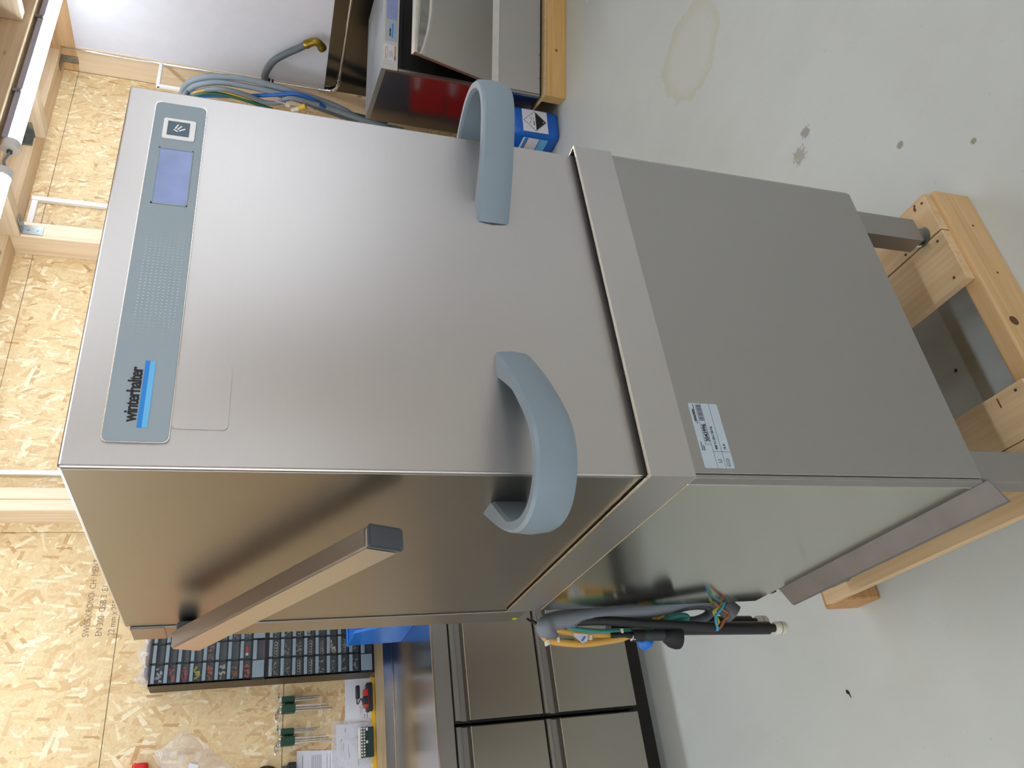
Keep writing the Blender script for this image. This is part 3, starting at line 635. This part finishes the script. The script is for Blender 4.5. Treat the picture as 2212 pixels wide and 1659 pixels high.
mk('rear_panel', L2(.008, .594, .59, .60, .137, .955), STEELD, m2, local=True)
mk('top_panel', MB().prism([(.0, .03, .9805+z_), (.602, .03, .9805+z_), (.602, .60, .9805+z_), (.06, .60, .9805+z_), (.0, .585, .9805+z_)], (0, 0, -.0245)), steel('top_steel', 'c3cad2', .42, .2), m2, local=True)
mk('fascia', L2(.0, .602, .026, .032, .8985, .9805, bev=.001), plain('fascia_painted_steel', 'd0cfcc', .35, .3), m2, local=True)
mk('fascia_return', L2(.0, .602, .033, .05, .8985, .955), STEELD, m2, local=True)
mk('chamber_back', L2(.016, .592, .10, .585, .145, .893), DARKIN, m2, local=True)
mk('door_frame', L2(.014, .594, .054, .10, .878, .893), BLACK, m2, local=True)
ck = mk('control_panel', L2(.15, .59, .0245, .0262, .906, .967, bev=.0005), LABELC, m2, local=True)
mk('display', L2(.268, .42, .0235, .0246, .910, .962), DISP2, ck, local=True)
mk('logo_bar', L2(.168, .245, .0236, .0246, .929, .934), BLUE1, ck, local=True); mk('logo_bar', L2(.168, .245, .0236, .0246, .924, .929), BLUE2, ck, local=True)
text('logo_lettering', 'winterhalter', .0145, INK, ck, (.175, .0242, .9385+z_), sx=.72, bold=.0004, local=True, space=.9)
st = mk('sticker', L2(.048, .130, .0246, .0262, .905, .972), PAPER, m2, local=True)
text('sticker_lettering', 'Gastro Gogl', .0135, ORANGE, st, (.052, .0245, .958+z_), sx=.95, bold=.0004, local=True)
mk('sticker_bar', L2(.072, .127, .0238, .0247, .910, .918), ORANGE, st, local=True); mk('sticker_bar', L2(.050, .071, .0238, .0247, .909, .919), MAUVE, st, local=True)
sl = MB()
for zz, a, b in ((.951, .05, .127), (.942, .06, .095), (.937, .06, .098), (.931, .07, .10), (.926, .058, .09)): sl.box(a, b, .024, .0247, zz+z_, zz+z_+.0012)
mk('sticker_lines', sl, INKG, st, local=True)
mk('lower_panel', L2(.014, .588, .024, .034, .139, .373, bev=.001), steel('panel_steel', 'b9b7b2', .4, .2), m2, local=True)
mk('hinge_strip', L2(.012, .590, .006, .034, .374, .416, bev=.002), plain('pale_strip', 'd6d4d0', .35, .4), m2, local=True)
mk('plinth', L2(.02, .58, .05, .55, .1247, .138), BLACK, m2, local=True)
mk('screw', MB().cyl((.10, .022, .143+z_), (.10, .0245, .143+z_), .0025, 8).cyl((.235, .022, .143+z_), (.235, .0245, .143+z_), .0025, 8), BLACK, m2, local=True)
ph = math.radians(19); Rx = Matrix.Rotation(ph, 3, 'X')
def doorbox(x0, x1, y0, y1, z0, z1, bev=0): return MB().box(x0, x1, y0, y1, z0, z1, bev, 2, rot=Rx, piv=(0, .028, .0))
def dshift(mb): bmesh.ops.translate(mb.bm, verts=mb.bm.verts[:], vec=(0, 0, .419+z_)); return mb
dr = mk('door', dshift(doorbox(.014, .588, .004, .026, 0, .462, .002)), steel('door_steel', 'b4b1aa', .38, .25, smudge=.03), m2, local=True, smooth=30)
mk('door_liner', dshift(doorbox(.03, .572, .027, .040, .01, .45)), plain('door_liner_dark', '4a1d22', .3, .6), dr, local=True)
mk('door_top_flange', dshift(doorbox(.012, .590, -.004, .030, .450, .466, .002)), EDGE, dr, local=True)
# concave grip: a light curved band
rows = []
for k in range(21):
    x = .014 + .574*k/20; u = (x - .301)/.287; zc = .425 - .050*(1-u*u)
    pts = [(x, .004, .450), (x, .0015, .450), (x, .012 - 0.0*u, zc+.018), (x, -.004, zc+.002), (x, -.001, zc-.012), (x, .0035, zc-.014), (x, .004, zc-.014)]
    rows.append([tuple(Vector((0, .028, 0)) + Rx @ (Vector(p_) - Vector((0, .028, 0)))) for p_ in pts])
mk('grip', dshift(MB().sweep(rows)), plain('grip_metal', 'cac8c2', .3, .7), dr, local=True)

# blue canister beside it
ca = math.radians(-10)
can = thing('chemical_canister', 'blue plastic canister with a white corrosive diamond label on the floor', 'canister', (2.78, 1.70, FZ), rotz=ca)
cb = MB()
rows = []
for z, g in ((0, -.018), (.006, -.006), (.02, 0), (.05, .001), (.08, -.003), (.10, 0), (.235, 0), (.262, -.008), (.278, -.028), (.283, -.045)):
    rows.append([(x, y, z) for x, y in rounded(-g, .178+g, -g, .20+g, .03+g*.4)])
cb.sweep(rows); mk('body', cb, BLUEC, can, local=True, smooth=50)
mk('carry_handle', MB().tube(smooth_path([(.09, .05, .278), (.09, .07, .31), (.09, .15, .31), (.09, .17, .278)], 5), .012, 10), BLUEC, can, local=True, smooth=180)
mk('screw_cap', MB().cyl((.05, .19, .28), (.05, .19, .31), .026, 20), BLACK, can, local=True, smooth=40)
cl = mk('hazard_label', MB().box(.012, .156, -.0024, .0002, .070, .212), PAPER, can, local=True)
dc, dzc, dr_ = .084, .141, .066
mk('diamond_outline', MB().prism([(dc-dr_, -.0028, dzc), (dc, -.0028, dzc-dr_), (dc+dr_, -.0028, dzc), (dc, -.0028, dzc+dr_)], (0, .0004, 0)), INKG, cl, local=True)
mk('diamond_field', MB().prism([(dc-dr_+.004, -.0032, dzc), (dc, -.0032, dzc-dr_+.004), (dc+dr_-.004, -.0032, dzc), (dc, -.0032, dzc+dr_-.004)], (0, .0004, 0)), PAPER, cl, local=True)
mk('diamond_lower_half', MB().prism([(dc-dr_+.007, -.0036, dzc-.003), (dc, -.0036, dzc-dr_+.005), (dc+dr_-.007, -.0036, dzc-.003)], (0, .0004, 0)), INK, cl, local=True)
hz = MB().box(dc-.028, dc-.002, -.0036, -.0032, dzc+.004, dzc+.009); hz.box(dc+.008, dc+.024, -.0036, -.0032, dzc+.006, dzc+.008)
hz.box(dc-.02, dc-.001, -.0036, -.0032, dzc+.026, dzc+.0285, rot=Matrix.Rotation(.35, 3, 'Y')); hz.box(dc+.004, dc+.024, -.0036, -.0032, dzc+.021, dzc+.0235, rot=Matrix.Rotation(-.35, 3, 'Y'))
mk('corrosive_symbol', hz, INK, cl, local=True)
text('hazard_number', '8', .012, PAPER, cl, (dc-.0035, -.0040, dzc-.051), local=True)
sl2 = mk('product_label', MB().box(-.0022, .0002, .035, .17, .11, .20), PAPER, can, local=True)
mk('label_band', MB().box(-.0028, -.002, .035, .17, .178, .190), BLUE1, sl2, local=True); mk('label_band', MB().box(-.0028, -.002, .035, .17, .172, .176), INK, sl2, local=True)
mk('product_label', MB().box(-.0022, .0002, .035, .17, .06, .105), BLUE2, can, local=True)

# added unseen cabinet, there to give the second machine its red reflection
t = thing('reflection_cabinet', 'added grey cabinet with red drawers, hidden, for the red reflection', 'cabinet', (2.72, 2.42, FZ))
mk('carcass', MB().box(2.45, 3.10, 2.2, 2.48, FZ+.08, -.02, .004, 1), CAPG, t)
for k in range(4):
    d_ = mk('drawer', MB().box(2.465, 3.085, 2.19, 2.20, FZ+.10+k*.21, FZ+.30+k*.21, .002, 1), RED if k in (1, 2) else CAPG, t); mk('handle', MB().box(2.56, 2.96, 2.175, 2.19, FZ+.265+k*.21, FZ+.28+k*.21), CHROME, d_)
for x in (2.55, 2.95):
    mk('castor', MB().cyl((x, 2.25, FZ+.04), (x+.025, 2.25, FZ+.04), .04, 14).cyl((x, 2.42, FZ+.04), (x+.025, 2.42, FZ+.04), .04, 14), BLACK, t)

# ------------------------------------------------------------ worktop and drawer units along the back wall
ZT = -.112; YC = 1.862
wt = thing('steel_worktop', 'long stainless worktop with raised rim and backsplash against the chipboard wall', 'worktop', (-.2, 2.25, ZT-.05))
X0w, X1w = -2.6, 2.3
mk('top', MB().box(X0w, X1w, YC, 2.634, ZT-.04, ZT-.001, .0015, 1), STEELC, wt)
mk('front_edge', MB().box(X0w, X1w, YC-.003, YC+.003, ZT-.006, ZT+.001, .001, 1), EDGE, wt)
mk('apron', MB().box(X0w, X1w, YC-.001, YC+.02, ZT-.062, ZT-.006, .001, 1), STEELD, wt)
mk('backsplash', MB().box(X0w, X1w, 2.622, 2.634, ZT-.001, -.070, .001, 1), STEELC, wt)
mk('joint_bead', MB().cyl((X0w, 2.6215, ZT+.0015), (X1w, 2.6215, ZT+.0015), .0028, 8), EDGE, wt)
struct('trim_3', MB().box(X0w, X1w, 2.612, YB-.0005, -.0695, -.031, .001, 1), WOODS)
struct('trim_4', MB().box(X0w, .2495, 2.617, YB-.0005, -.0305, -.016, .001, 1), YEL)
struct('baseboard_back', MB().box(-2.5, 2.25, YC+.11, YC+.13, FZ, FZ+.105), plain('plinth_black', '23201c', .6))
DST = steel('drawer_steel', 'a9a59c', .34, .3, smudge=.02)
def drawer_unit(x0, x1, lab):
    u = thing('drawer_unit', lab, 'drawer unit', ((x0+x1)/2, YC+.3, FZ+.1))
    mk('carcass', MB().box(x0, x1, YC+.035, 2.60, FZ+.10, ZT-.0645), DARKIN, u)
    zs = [(-.503, ZT-.0645), (FZ+.10, -.504)]
    for za, zb in zs:
        d = mk('drawer', MB().box(x0+.006, x1-.006, YC+.008, YC+.034, za+.001, zb-.058, .002, 1), DST, u)
        prof = [(YC+.008, zb-.058), (YC+.030, zb-.050), (YC+.030, zb-.032), (YC+.012, zb-.026), (YC+.006, zb-.016), (YC+.006, zb-.006), (YC+.012, zb-.003), (YC+.034, zb-.003), (YC+.034, zb-.058)]
        mk('grip_profile', MB().prism([(x0+.006, y, z) for y, z in prof], (x1-x0-.012, 0, 0)), STEELD, d)
        mk('grip_edge', MB().cyl((x0+.006, YC+.0075, zb-.058), (x1-.006, YC+.0075, zb-.058), .0018, 6), EDGE, d)
    return u
DUX = -.062
drawer_unit(DUX+.004, DUX+.62, 'stainless two-drawer unit right beside the hose bundle')
drawer_unit(DUX-.62, DUX-.004, 'stainless two-drawer unit at the lower photo edge')
drawer_unit(DUX-1.244, DUX-.628, 'stainless two-drawer unit out of frame on the left')
drawer_unit(DUX+.628, DUX+1.244, 'stainless two-drawer unit hidden behind the machine')

# blue storage bin on the worktop
bn = thing('storage_bin', 'blue open-fronted plastic storage bin on the worktop', 'bin', (.42, 2.27, ZT))
z0, z1, ya, yb_, xa, xb = ZT, .105, 2.10, 2.42, .342, .52
body = MB(); side = [(ya+.01, z0), (yb_-.02, z0), (yb_, z1), (ya+.10, z1), (ya, z0+.09)]
for x in (xa, xb-.004): body.prism([(x, y, z) for y, z in side], (.004, 0, 0))
body.box(xa+.004, xb-.004, ya+.01, yb_-.02, z0, z0+.004).prism([(xa+.004, yb_-.02, z0+.004), (xb-.004, yb_-.02, z0+.004), (xb-.004, yb_, z1), (xa+.004, yb_, z1)], (0, -.004, 0)).prism([(xa+.004, ya+.01, z0+.004), (xb-.004, ya+.01, z0+.004), (xb-.004, ya, z0+.09), (xa+.004, ya, z0+.09)], (0, .004, 0))
mk('shell', body, BLUEB, bn)
rimb = MB(); rp = [(ya, z0+.09), (ya+.10, z1), (yb_, z1)]
for (p1, p2) in zip(rp[:-1], rp[1:]):
    for x in (xa, xb): rimb.cyl((x, p1[0], p1[1]), (x, p2[0], p2[1]), .006, 8)
rimb.cyl((xa, yb_, z1), (xb, yb_, z1), .006, 8)
mk('rim', rimb, BLUEB, bn, smooth=60)

# ------------------------------------------------------------ small-parts organisers
TRAYMESH = {}
def cells(unit, x0, z0, z1, lab):
    org = thing('parts_organizer', lab, 'organizer', (x0+.155, 2.57, z0))
    wid = .31; yf, yb = 2.503, 2.6385
    mk('cabinet', ring_x(x0, x0+wid, yf+.004, yb, z0, z1, .005), BROWNBLK, org)
    fr = MB(); pc = (wid-.006)/4; big = .056; n = 8; ph_ = (z1-z0-big-.008)/n
    for k in range(5): fr.box(x0+.003+k*pc-.0028, x0+.003+k*pc+.0028, yf, yf+.01, z0+big, z1)
    for k in range(n+1): fr.box(x0, x0+wid, yf, yf+.01, z0+big+.003+k*ph_-.0026, z0+big+.003+k*ph_+.0026)
    fr.box(x0, x0+wid, yf, yf+.01, z0, z0+.005); fr.box(x0, x0+.005, yf, yf+.01, z0, z1); fr.box(x0+wid-.005, x0+wid, yf, yf+.01, z0, z1)
    mk('front_grid', fr, ORGF, org)
    mk('drawer_bay', MB().box(x0+.004, x0+wid-.004, yf+.05, yf+.055, z0+.004, z1-.004), TRAYB, org)
    key = round(ph_, 4)
    def tray_meshes():
        a = MB(); hh, ww = ph_-.0062, pc-.0066
        a.box(0, ww, .002, .0035, 0, hh)                                  # clear front
        b = MB(); b.box(.001, ww-.001, -.006, .0015, hh*.66, hh-.0005, .0012, 1)     # pull
        return a, b
    first = None
    for c in range(4):
        for r in range(n):
            xx_, zz_ = x0+.003+c*pc+.0033, z0+big+.003+r*ph_+.0031
            if first is None:
                a, b = tray_meshes()
                d0 = mk('drawer', a, CLEAR, org, local=True); p0 = mk('drawer_pull', b, TAB, d0, local=True); first = (d0, p0); d = d0
            else:
                d = first[0].copy(); COL.objects.link(d); d.parent = org
                q = first[1].copy(); COL.objects.link(q); q.parent = d
            d.location = Vector((xx_, yf, zz_)) - root_of(org)
    for k in range(2):
        xa_, xb_ = x0+.006+k*(wid/2-.002), x0+wid/2-.002+k*(wid/2-.004)
        d = mk('large_drawer', MB().box(xa_, xb_, yf, yf+.003, z0+.007, z0+big-.002), CLEAR, org)
        mk('drawer_pull', MB().box(xa_+.001, xa_+.066, yf-.006, yf-.0005, z0+.008, z0+big-.003, .001, 1).box(xa_+.07, xb_-.001, yf-.008, yf-.0005, z0+.038, z0+big-.003, .001, 1), TAB, d)
    return org, pc, ph_, big
def ring_x(x0, x1, y0, y1, z0, z1, t_):
    m_ = MB(); m_.box(x0, x0+t_, y0, y1, z0, z1).box(x1-t_, x1, y0, y1, z0, z1).box(x0+t_, x1-t_, y0, y1, z0, z0+t_).box(x0+t_, x1-t_, y0, y1, z1-t_, z1).box(x0+t_, x1-t_, y1-.003, y1, z0+t_, z1-t_)
    return m_
XO = .2505
up = cells('o', XO, .4205, .853, 'black drawer organiser, upper of the two stacked on the chipboard wall')
lo = cells('o', XO, -.012, .4195, 'black drawer organiser, lower of the two, standing above the worktop')
def cellpos(o, c, r, z0):      # lower left corner inside a cell; r counted from the top
    _, pc, ph_, big = o
    return XO+.003+c*pc+.006, z0+big+.003+(7-r)*ph_+.004
def pile(o, z0, c, r, mat, kind, lab):
    x, z = cellpos(o, c, r, z0); m_ = MB()
    for k in range(14 if kind != 'ring' else 5):
        px, pz = x + random.uniform(.006, .055), z + random.uniform(.003, .022)
        py = 2.513 + random.uniform(0, .02)
        if kind == 'ring':
            px = x + .008 + .011*k; pz = z+.012; rr = .0065
            m_.tube([(px + rr*math.cos(a), py, pz + rr*math.sin(a)) for a in [j*2*PI/10 for j in range(11)]], .0018, 5, False)
        elif kind == 'bolt':
            a = random.uniform(0, PI); L = random.uniform(.004, .010)
            m_.cyl((px, py, pz), (px + L*math.cos(a), py, pz + L*math.sin(a)), .0016, 6); m_.cyl((px, py, pz), (px + .002*math.cos(a), py, pz + .002*math.sin(a)), .0034, 6)
        else:
            a = random.uniform(0, PI); m_.box(px-.005, px+.005, py-.003, py+.003, pz-.003, pz+.003, rot=Matrix.Rotation(a, 3, 'Y'))
    return tag(mk('loose_fittings', m_, mat), lab, 'fittings', 'loose fittings in the organiser drawers', 'stuff')
rows_up = {0: (PAPER, 'cream terminal pieces in the top left drawer'), 1: (PINK, 'orange pieces in the second drawer from the top left'), 2: (REDP, 'dull red pieces in the third drawer of the left column'), 3: (YCLIP, 'bright yellow clips in the fourth drawer of the left column'), 4: (PINK, 'mixed orange connectors, fifth drawer of the left column'), 5: (OFFW, 'white and orange connectors, sixth drawer of the left column'), 6: (WBROWN, 'brown orange pieces, seventh drawer of the left column'), 7: (PINK, 'orange pieces, lowest small drawer of the upper organiser')}
for r, (mat, lab) in rows_up.items(): pile(up, .4205, 0, r, mat, 'blk', lab)
pile(up, .4205, 1, 4, WBROWN, 'blk', 'reddish brown connectors in the second column of the upper organiser')
ords = ['top', 'second', 'third', 'fourth', 'fifth', 'sixth', 'seventh', 'lowest small']
kinds = {0: ['bolt', 'bolt', 'ring', 'ring', 'bolt', 'bolt', 'bolt', 'bolt'], 1: ['ring', 'bolt', 'bolt', 'ring', 'ring', 'blk', 'ring', 'bolt'], 2: ['bolt', 'bolt', 'ring', 'blk', 'blk', 'blk', 'blk', 'blk']}
for c, cn in ((0, 'left'), (1, 'second'), (2, 'third')):
    for r in range(8):
        if c == 2 and r > 3: continue
        k = kinds[c][r]; pile(lo, -.012, c, r, NUTS, k, 'silver %s in the %s drawer, %s column of the lower organiser' % ({'bolt': 'bolts', 'ring': 'washers', 'blk': 'nuts'}[k], ords[r], cn))
for r in (5, 6, 7): pile(up, .4205, 2, r, NUTS, 'bolt', 'yellowed screws in the %s drawer, third column of the upper organiser' % ords[r])
x, z = cellpos(up, 1, 7, .4205)
t = thing('small_cartridge', 'red and white small tube in a drawer of the upper organiser', 'tube', (x+.03, 2.52, z+.01))
mk('red_body', MB().cyl((x+.022, 2.52, z+.013), (x+.05, 2.52, z+.013), .0075, 12), REDP, t, smooth=40); mk('white_cap', MB().cyl((x+.012, 2.52, z+.013), (x+.022, 2.52, z+.013), .0065, 12), WHITE, t, smooth=40)
# clear bag of screws on top of the upper organiser
t = thing('screw_bag', 'crumpled clear plastic bag of dark screw packs on top of the upper organiser', 'bag', (.40, 2.56, .854))
bg = MB(); rows = []
for k in range(15):
    x = .262 + .02*k; h = .04 + .014*math.sin(k*1.3) + (.0 if 0 < k < 14 else -.02)
    rows.append([(x, 2.515+.004*math.sin(k*2.1), .8545), (x, 2.51+.006*math.sin(k*1.7), .866), (x, 2.52+.006*math.cos(k*2.3), .854+h*.85), (x, 2.545, .856+h), (x, 2.58, .854+h*.9), (x, 2.615, .868), (x, 2.62, .8545)])
mk('film', bg.sweep(rows), FILM, t, smooth=180)
for k in range(4): mk('screw_pack', MB().box(.29+.045*k, .325+.045*k, 2.52, 2.6, .8547, .872, .003, 1), BROWNBLK if k % 2 else CAPG, t)

# ------------------------------------------------------------ tools and papers on the wall
def key(x, z, L, r, foot, d, lab, grp, y=2.612):
    m_ = MB()
    m_.tube(smooth_path([(x+d*foot, y-.012, z+.006), (x+d*.012, y-.004, z+.008), (x+d*.002, y, z+.002), (x, y, z-.012), (x-.012*0, y, z-L)], 4), r, 6)
    return tag(mk('hex_key', m_, CHROME, smooth=60), lab, 'hex key', grp)
def keyset(xr, xl, lab, grp, mods):
    t = thing('hex_key_holder', lab, 'tool holder', ((xr+xl)/2, 2.62, .28))
    mk('clip', MB().box(xr-.012, xr+.012, 2.600, 2.626, .300, .352, .002, 1), GREEN, t); mk('clip', MB().box(xl-.016, xl+.016, 2.577, 2.626, .298, .352, .003, 1), GREEN, t)
    mk('web', MB().box(xl+.016, xr-.012, 2.617, 2.636, .303, .338, .002, 1), DKGREEN, t)
    mk('screw', MB().cyl((((xl+xr)/2)+.002, 2.6155, .312), (((xl+xr)/2)+.002, 2.6175, .312), .0035, 12).cyl((((xl+xr)/2)+.002, 2.6155, .325), (((xl+xr)/2)+.002, 2.6175, .325), .0035, 12), BRASS, t)
    for k in range(3): key(xr+.006-.0058*k, .358, .16-.012*k, .0022+.0003*k, .018+.004*k, 1, 'thin hex key in the right side of the %s' % mods, 'thin hex keys in the ' + mods, 2.608)
    for k in range(3): key(xl-.009+.0088*k, .365-.004*k, .215-.018*k, .0040-.0006*k, .042-.006*k, -1, 'thick hex key in the left side of the %s' % mods, 'thick hex keys in the ' + mods, 2.603-.0095*k)
keyset(.183, .145, 'dark green holder of silver hex keys nearer the organisers', 'a', 'holder nearer the organisers')
keyset(.061, .024, 'dark green holder of silver hex keys nearer the lower photo edge', 'b', 'holder nearer the photo edge')
def sheet(name, pts, mat, y, lab, lines, parentcat='paper'):
    t = thing(name, lab, parentcat, (sum(p[0] for p in pts)/len(pts), y, min(p[1] for p in pts)))
    mk('sheet', MB().prism([(x, y, z) for x, z in pts], (0, .0006, 0)), mat, t)
    m_ = MB()
    for (x, z, L, h) in lines: m_.box(x, x+L, y-.0004, y-.0001, z, z+h)
    if lines: mk('print_lines', m_, INKG, t)['kind'] = 'stuff'
    return t
rl = lambda n, x0, x1, z0, z1, h=.0012: [(random.uniform(x0, x0+(x1-x0)*.5), z0 + (z1-z0)*k/n, random.uniform(.3, .9)*(x1-x0)*.5, h) for k in range(n)]
sheet('paper_sheet', [(.0825, -.022), (.26, -.022), (.26, .093), (.0825, .093)], PAPER, 2.6375, 'plain white sheet pinned beside the organisers', [(.11, .03, .03, .001), (.112, .022, .03, .001), (.09, .0, .022, .002), (.09, .012, .018, .002)])
sheet('paper_sheet', [(-.30, -.022), (.074, -.022), (.074, .131), (-.30, .131)], PAPER, 2.6345, 'handwritten sheet in a clear sleeve above the small green box', [(random.uniform(-.06, .06), .012+.016*k, random.uniform(.008, .02), .003) for k in range(7)] + [(random.uniform(-.15, -.0), .02+.02*k, .03, .002) for k in range(5)])
sheet('paper_sheet', [(-.30, .118), (-.022, .118), (-.010, .286), (-.30, .286)], PAPER, 2.6362, 'printed sheet with dense lines at the lower photo edge', [(-.15, .13+.012*k, .12, .0013) for k in range(4)] + [(-.15, .19+.007*k, .118, .0016) for k in range(6)] + [(-.15, .262, .12, .002)])
tag(mk('paper_sleeve', MB().box(-.30, .088, 2.6328, 2.6335, -.02, .15), FILM), 'clear plastic sleeve over the handwritten sheet', 'sleeve')
# charger: black holder with red multi-tool
t = thing('battery_charger', 'black and red battery tool resting on the yellow strip', 'tool', (.17, 2.60, -.016))
mk('body', MB().box(.108, .222, 2.57, 2.616, -.0155, .012, .007, 3), BLACK, t, smooth=50)
mk('red_shell', MB().box(.122, .196, 2.568, 2.60, .004, .024, .004, 2), REDP, t, smooth=50)
mk('black_grip', MB().box(.134, .168, 2.566, 2.60, .006, .0265, .003, 2), BLACK, t, smooth=50)
mk('loose_lead', MB().tube(smooth_path([(.146, 2.585, .026), (.16, 2.58, .034), (.142, 2.585, .045), (.150, 2.585, .05), (.212, 2.59, .046)], 6), .0025, 6), BLACK, t, smooth=180)
mk('plug', MB().box(.160, .214, 2.575, 2.597, .038, .055, .005, 2), BLACK, t, smooth=50)
mk('contact', MB().box(.107, .1085, 2.58, 2.59, -.008, -.002).box(.107, .1085, 2.595, 2.605, -.008, -.002), OFFW, t)
# little green box with rows of white keys
t = thing('terminal_block', 'dark green box with two rows of small white keys on the yellow strip', 'box', (-.008, 2.60, -.0155))
mk('body', MB().box(-.063, .050, 2.585, 2.616, -.0155, .037, .0015, 1), DKGREEN, t); mk('pale_back', MB().box(-.065, .051, 2.587, 2.618, .037, .044, .001, 1), OFFW, t)
kk = MB()
for i in range(10):
    for z in (.020, .030): kk.box(-.060+i*.0112, -.053+i*.0112, 2.5835, 2.5855, z, z+.006)
kk.box(-.012, -.002, 2.5835, 2.5855, .008, .016); kk.box(.036, .047, 2.5835, 2.5855, .008, .016)
kk = mk('keys', kk, OFFW, t); kk['kind'] = 'stuff'
# things at the photo's lower edge
t = thing('wall_clip', 'black plastic tool clip at the lower edge of the chipboard', 'clip', (-.08, 2.61, .29))
mk('body', MB().box(-.12, -.054, 2.585, 2.638, .290, .322, .003, 1), BLACK, t); mk('plate', MB().box(-.12, -.062, 2.622, 2.6385, .322, .345, .002, 1), CAPG, t)
t = thing('tape_roll', 'black and yellow roll just entering at the lower edge', 'tape', (-.09, 2.60, .385))
mk('ring', MB().tube([(-.115+.05*math.cos(a), 2.61, .402+.05*math.sin(a)) for a in [k*2*PI/28 for k in range(29)]], .010, 8, False), BLACK, t, smooth=180)
mk('yellow_band', MB().tube([(-.115+.058*math.cos(a), 2.622, .402+.058*math.sin(a)) for a in [k*2*PI/28 for k in range(29)]], .004, 6, False), YEL, t, smooth=180)
t = thing('plastic_bag', 'crinkled clear plastic bag with a white sticker hanging on the chipboard', 'bag', (-.02, 2.6, .56))
bgm = MB(); rows = []
n = 12
for k in range(n+1):
    u = k/n
    a = Vector((.103, 0, .706)).lerp(Vector((-.075, 0, .50)), u); b = Vector((.02, 0, .82)).lerp(Vector((-.16, 0, .70)), u)
    rows.append([(a.lerp(b, v_/8).x, 2.628-.012*math.sin(PI*v_/8)-.008*math.sin(3*u*PI+v_), a.lerp(b, v_/8).z) for v_ in range(9)])
bgm.sweep(rows, False); mk('film', bgm, FILM, t, smooth=180)
mk('sticker', MB().prism([(-.02, 2.605, .685), (-.045, 2.605, .69), (-.05, 2.605, .655), (-.03, 2.605, .652)], (0, -.0006, 0)), PAPER, t)
mk('tie_string', MB().tube(smooth_path([(.03, 2.60, .80), (.018, 2.6, .79), (.016, 2.6, .80), (.028, 2.6, .808), (.034, 2.6, .796), (.02, 2.6, .783), (.0, 2.6, .79)], 6), .0014, 6), WHITE, t, smooth=180)
t = thing('red_bag', 'red bag hanging on the wall, a corner showing at the photo edge', 'bag', (-.3, 2.58, .55))
mk('body', MB().box(-.45, -.004, 2.59, 2.63, .828, .885, .01, 2).box(-.45, -.20, 2.56, 2.63, .55, .828, .012, 2), RED, t, smooth=50)

# bits on the floor
def bit(x, y, L, a, lab):
    m_ = MB(); c, s_ = math.cos(a), math.sin(a)
    m_.tube([(x, y, FZ+.002), (x+L*.3*c, y+L*.3*s_, FZ+.003), (x+L*.55*c, y+L*.55*s_, FZ+.0015), (x+L*c, y+L*(s_+.1), FZ+.001)], [.002, .004, .0015, .0008], 6)
    tag(mk('floor_debris', m_, INK, smooth=180), lab, 'debris')
bit(-.19, .875, .022, 3.6, 'dark seed-like crumb on the floor in front of the drawer units')
bit(.365, .20, .006, 1.0, 'tiny black crumb on the floor inside the pallet gap')
tag(mk('paper_scrap', MB().prism([(3.175, 1.14, FZ+.0005), (3.145, 1.157, FZ+.0005), (3.16, 1.10, FZ+.0005)], (0, 0, .0006)), PAPER), 'white paper scrap on the floor at the top photo edge', 'paper')

# ------------------------------------------------------------ lift everything so the floor is at z = 0
for o in bpy.data.objects:
    if o.parent is None: o.location.z += .97
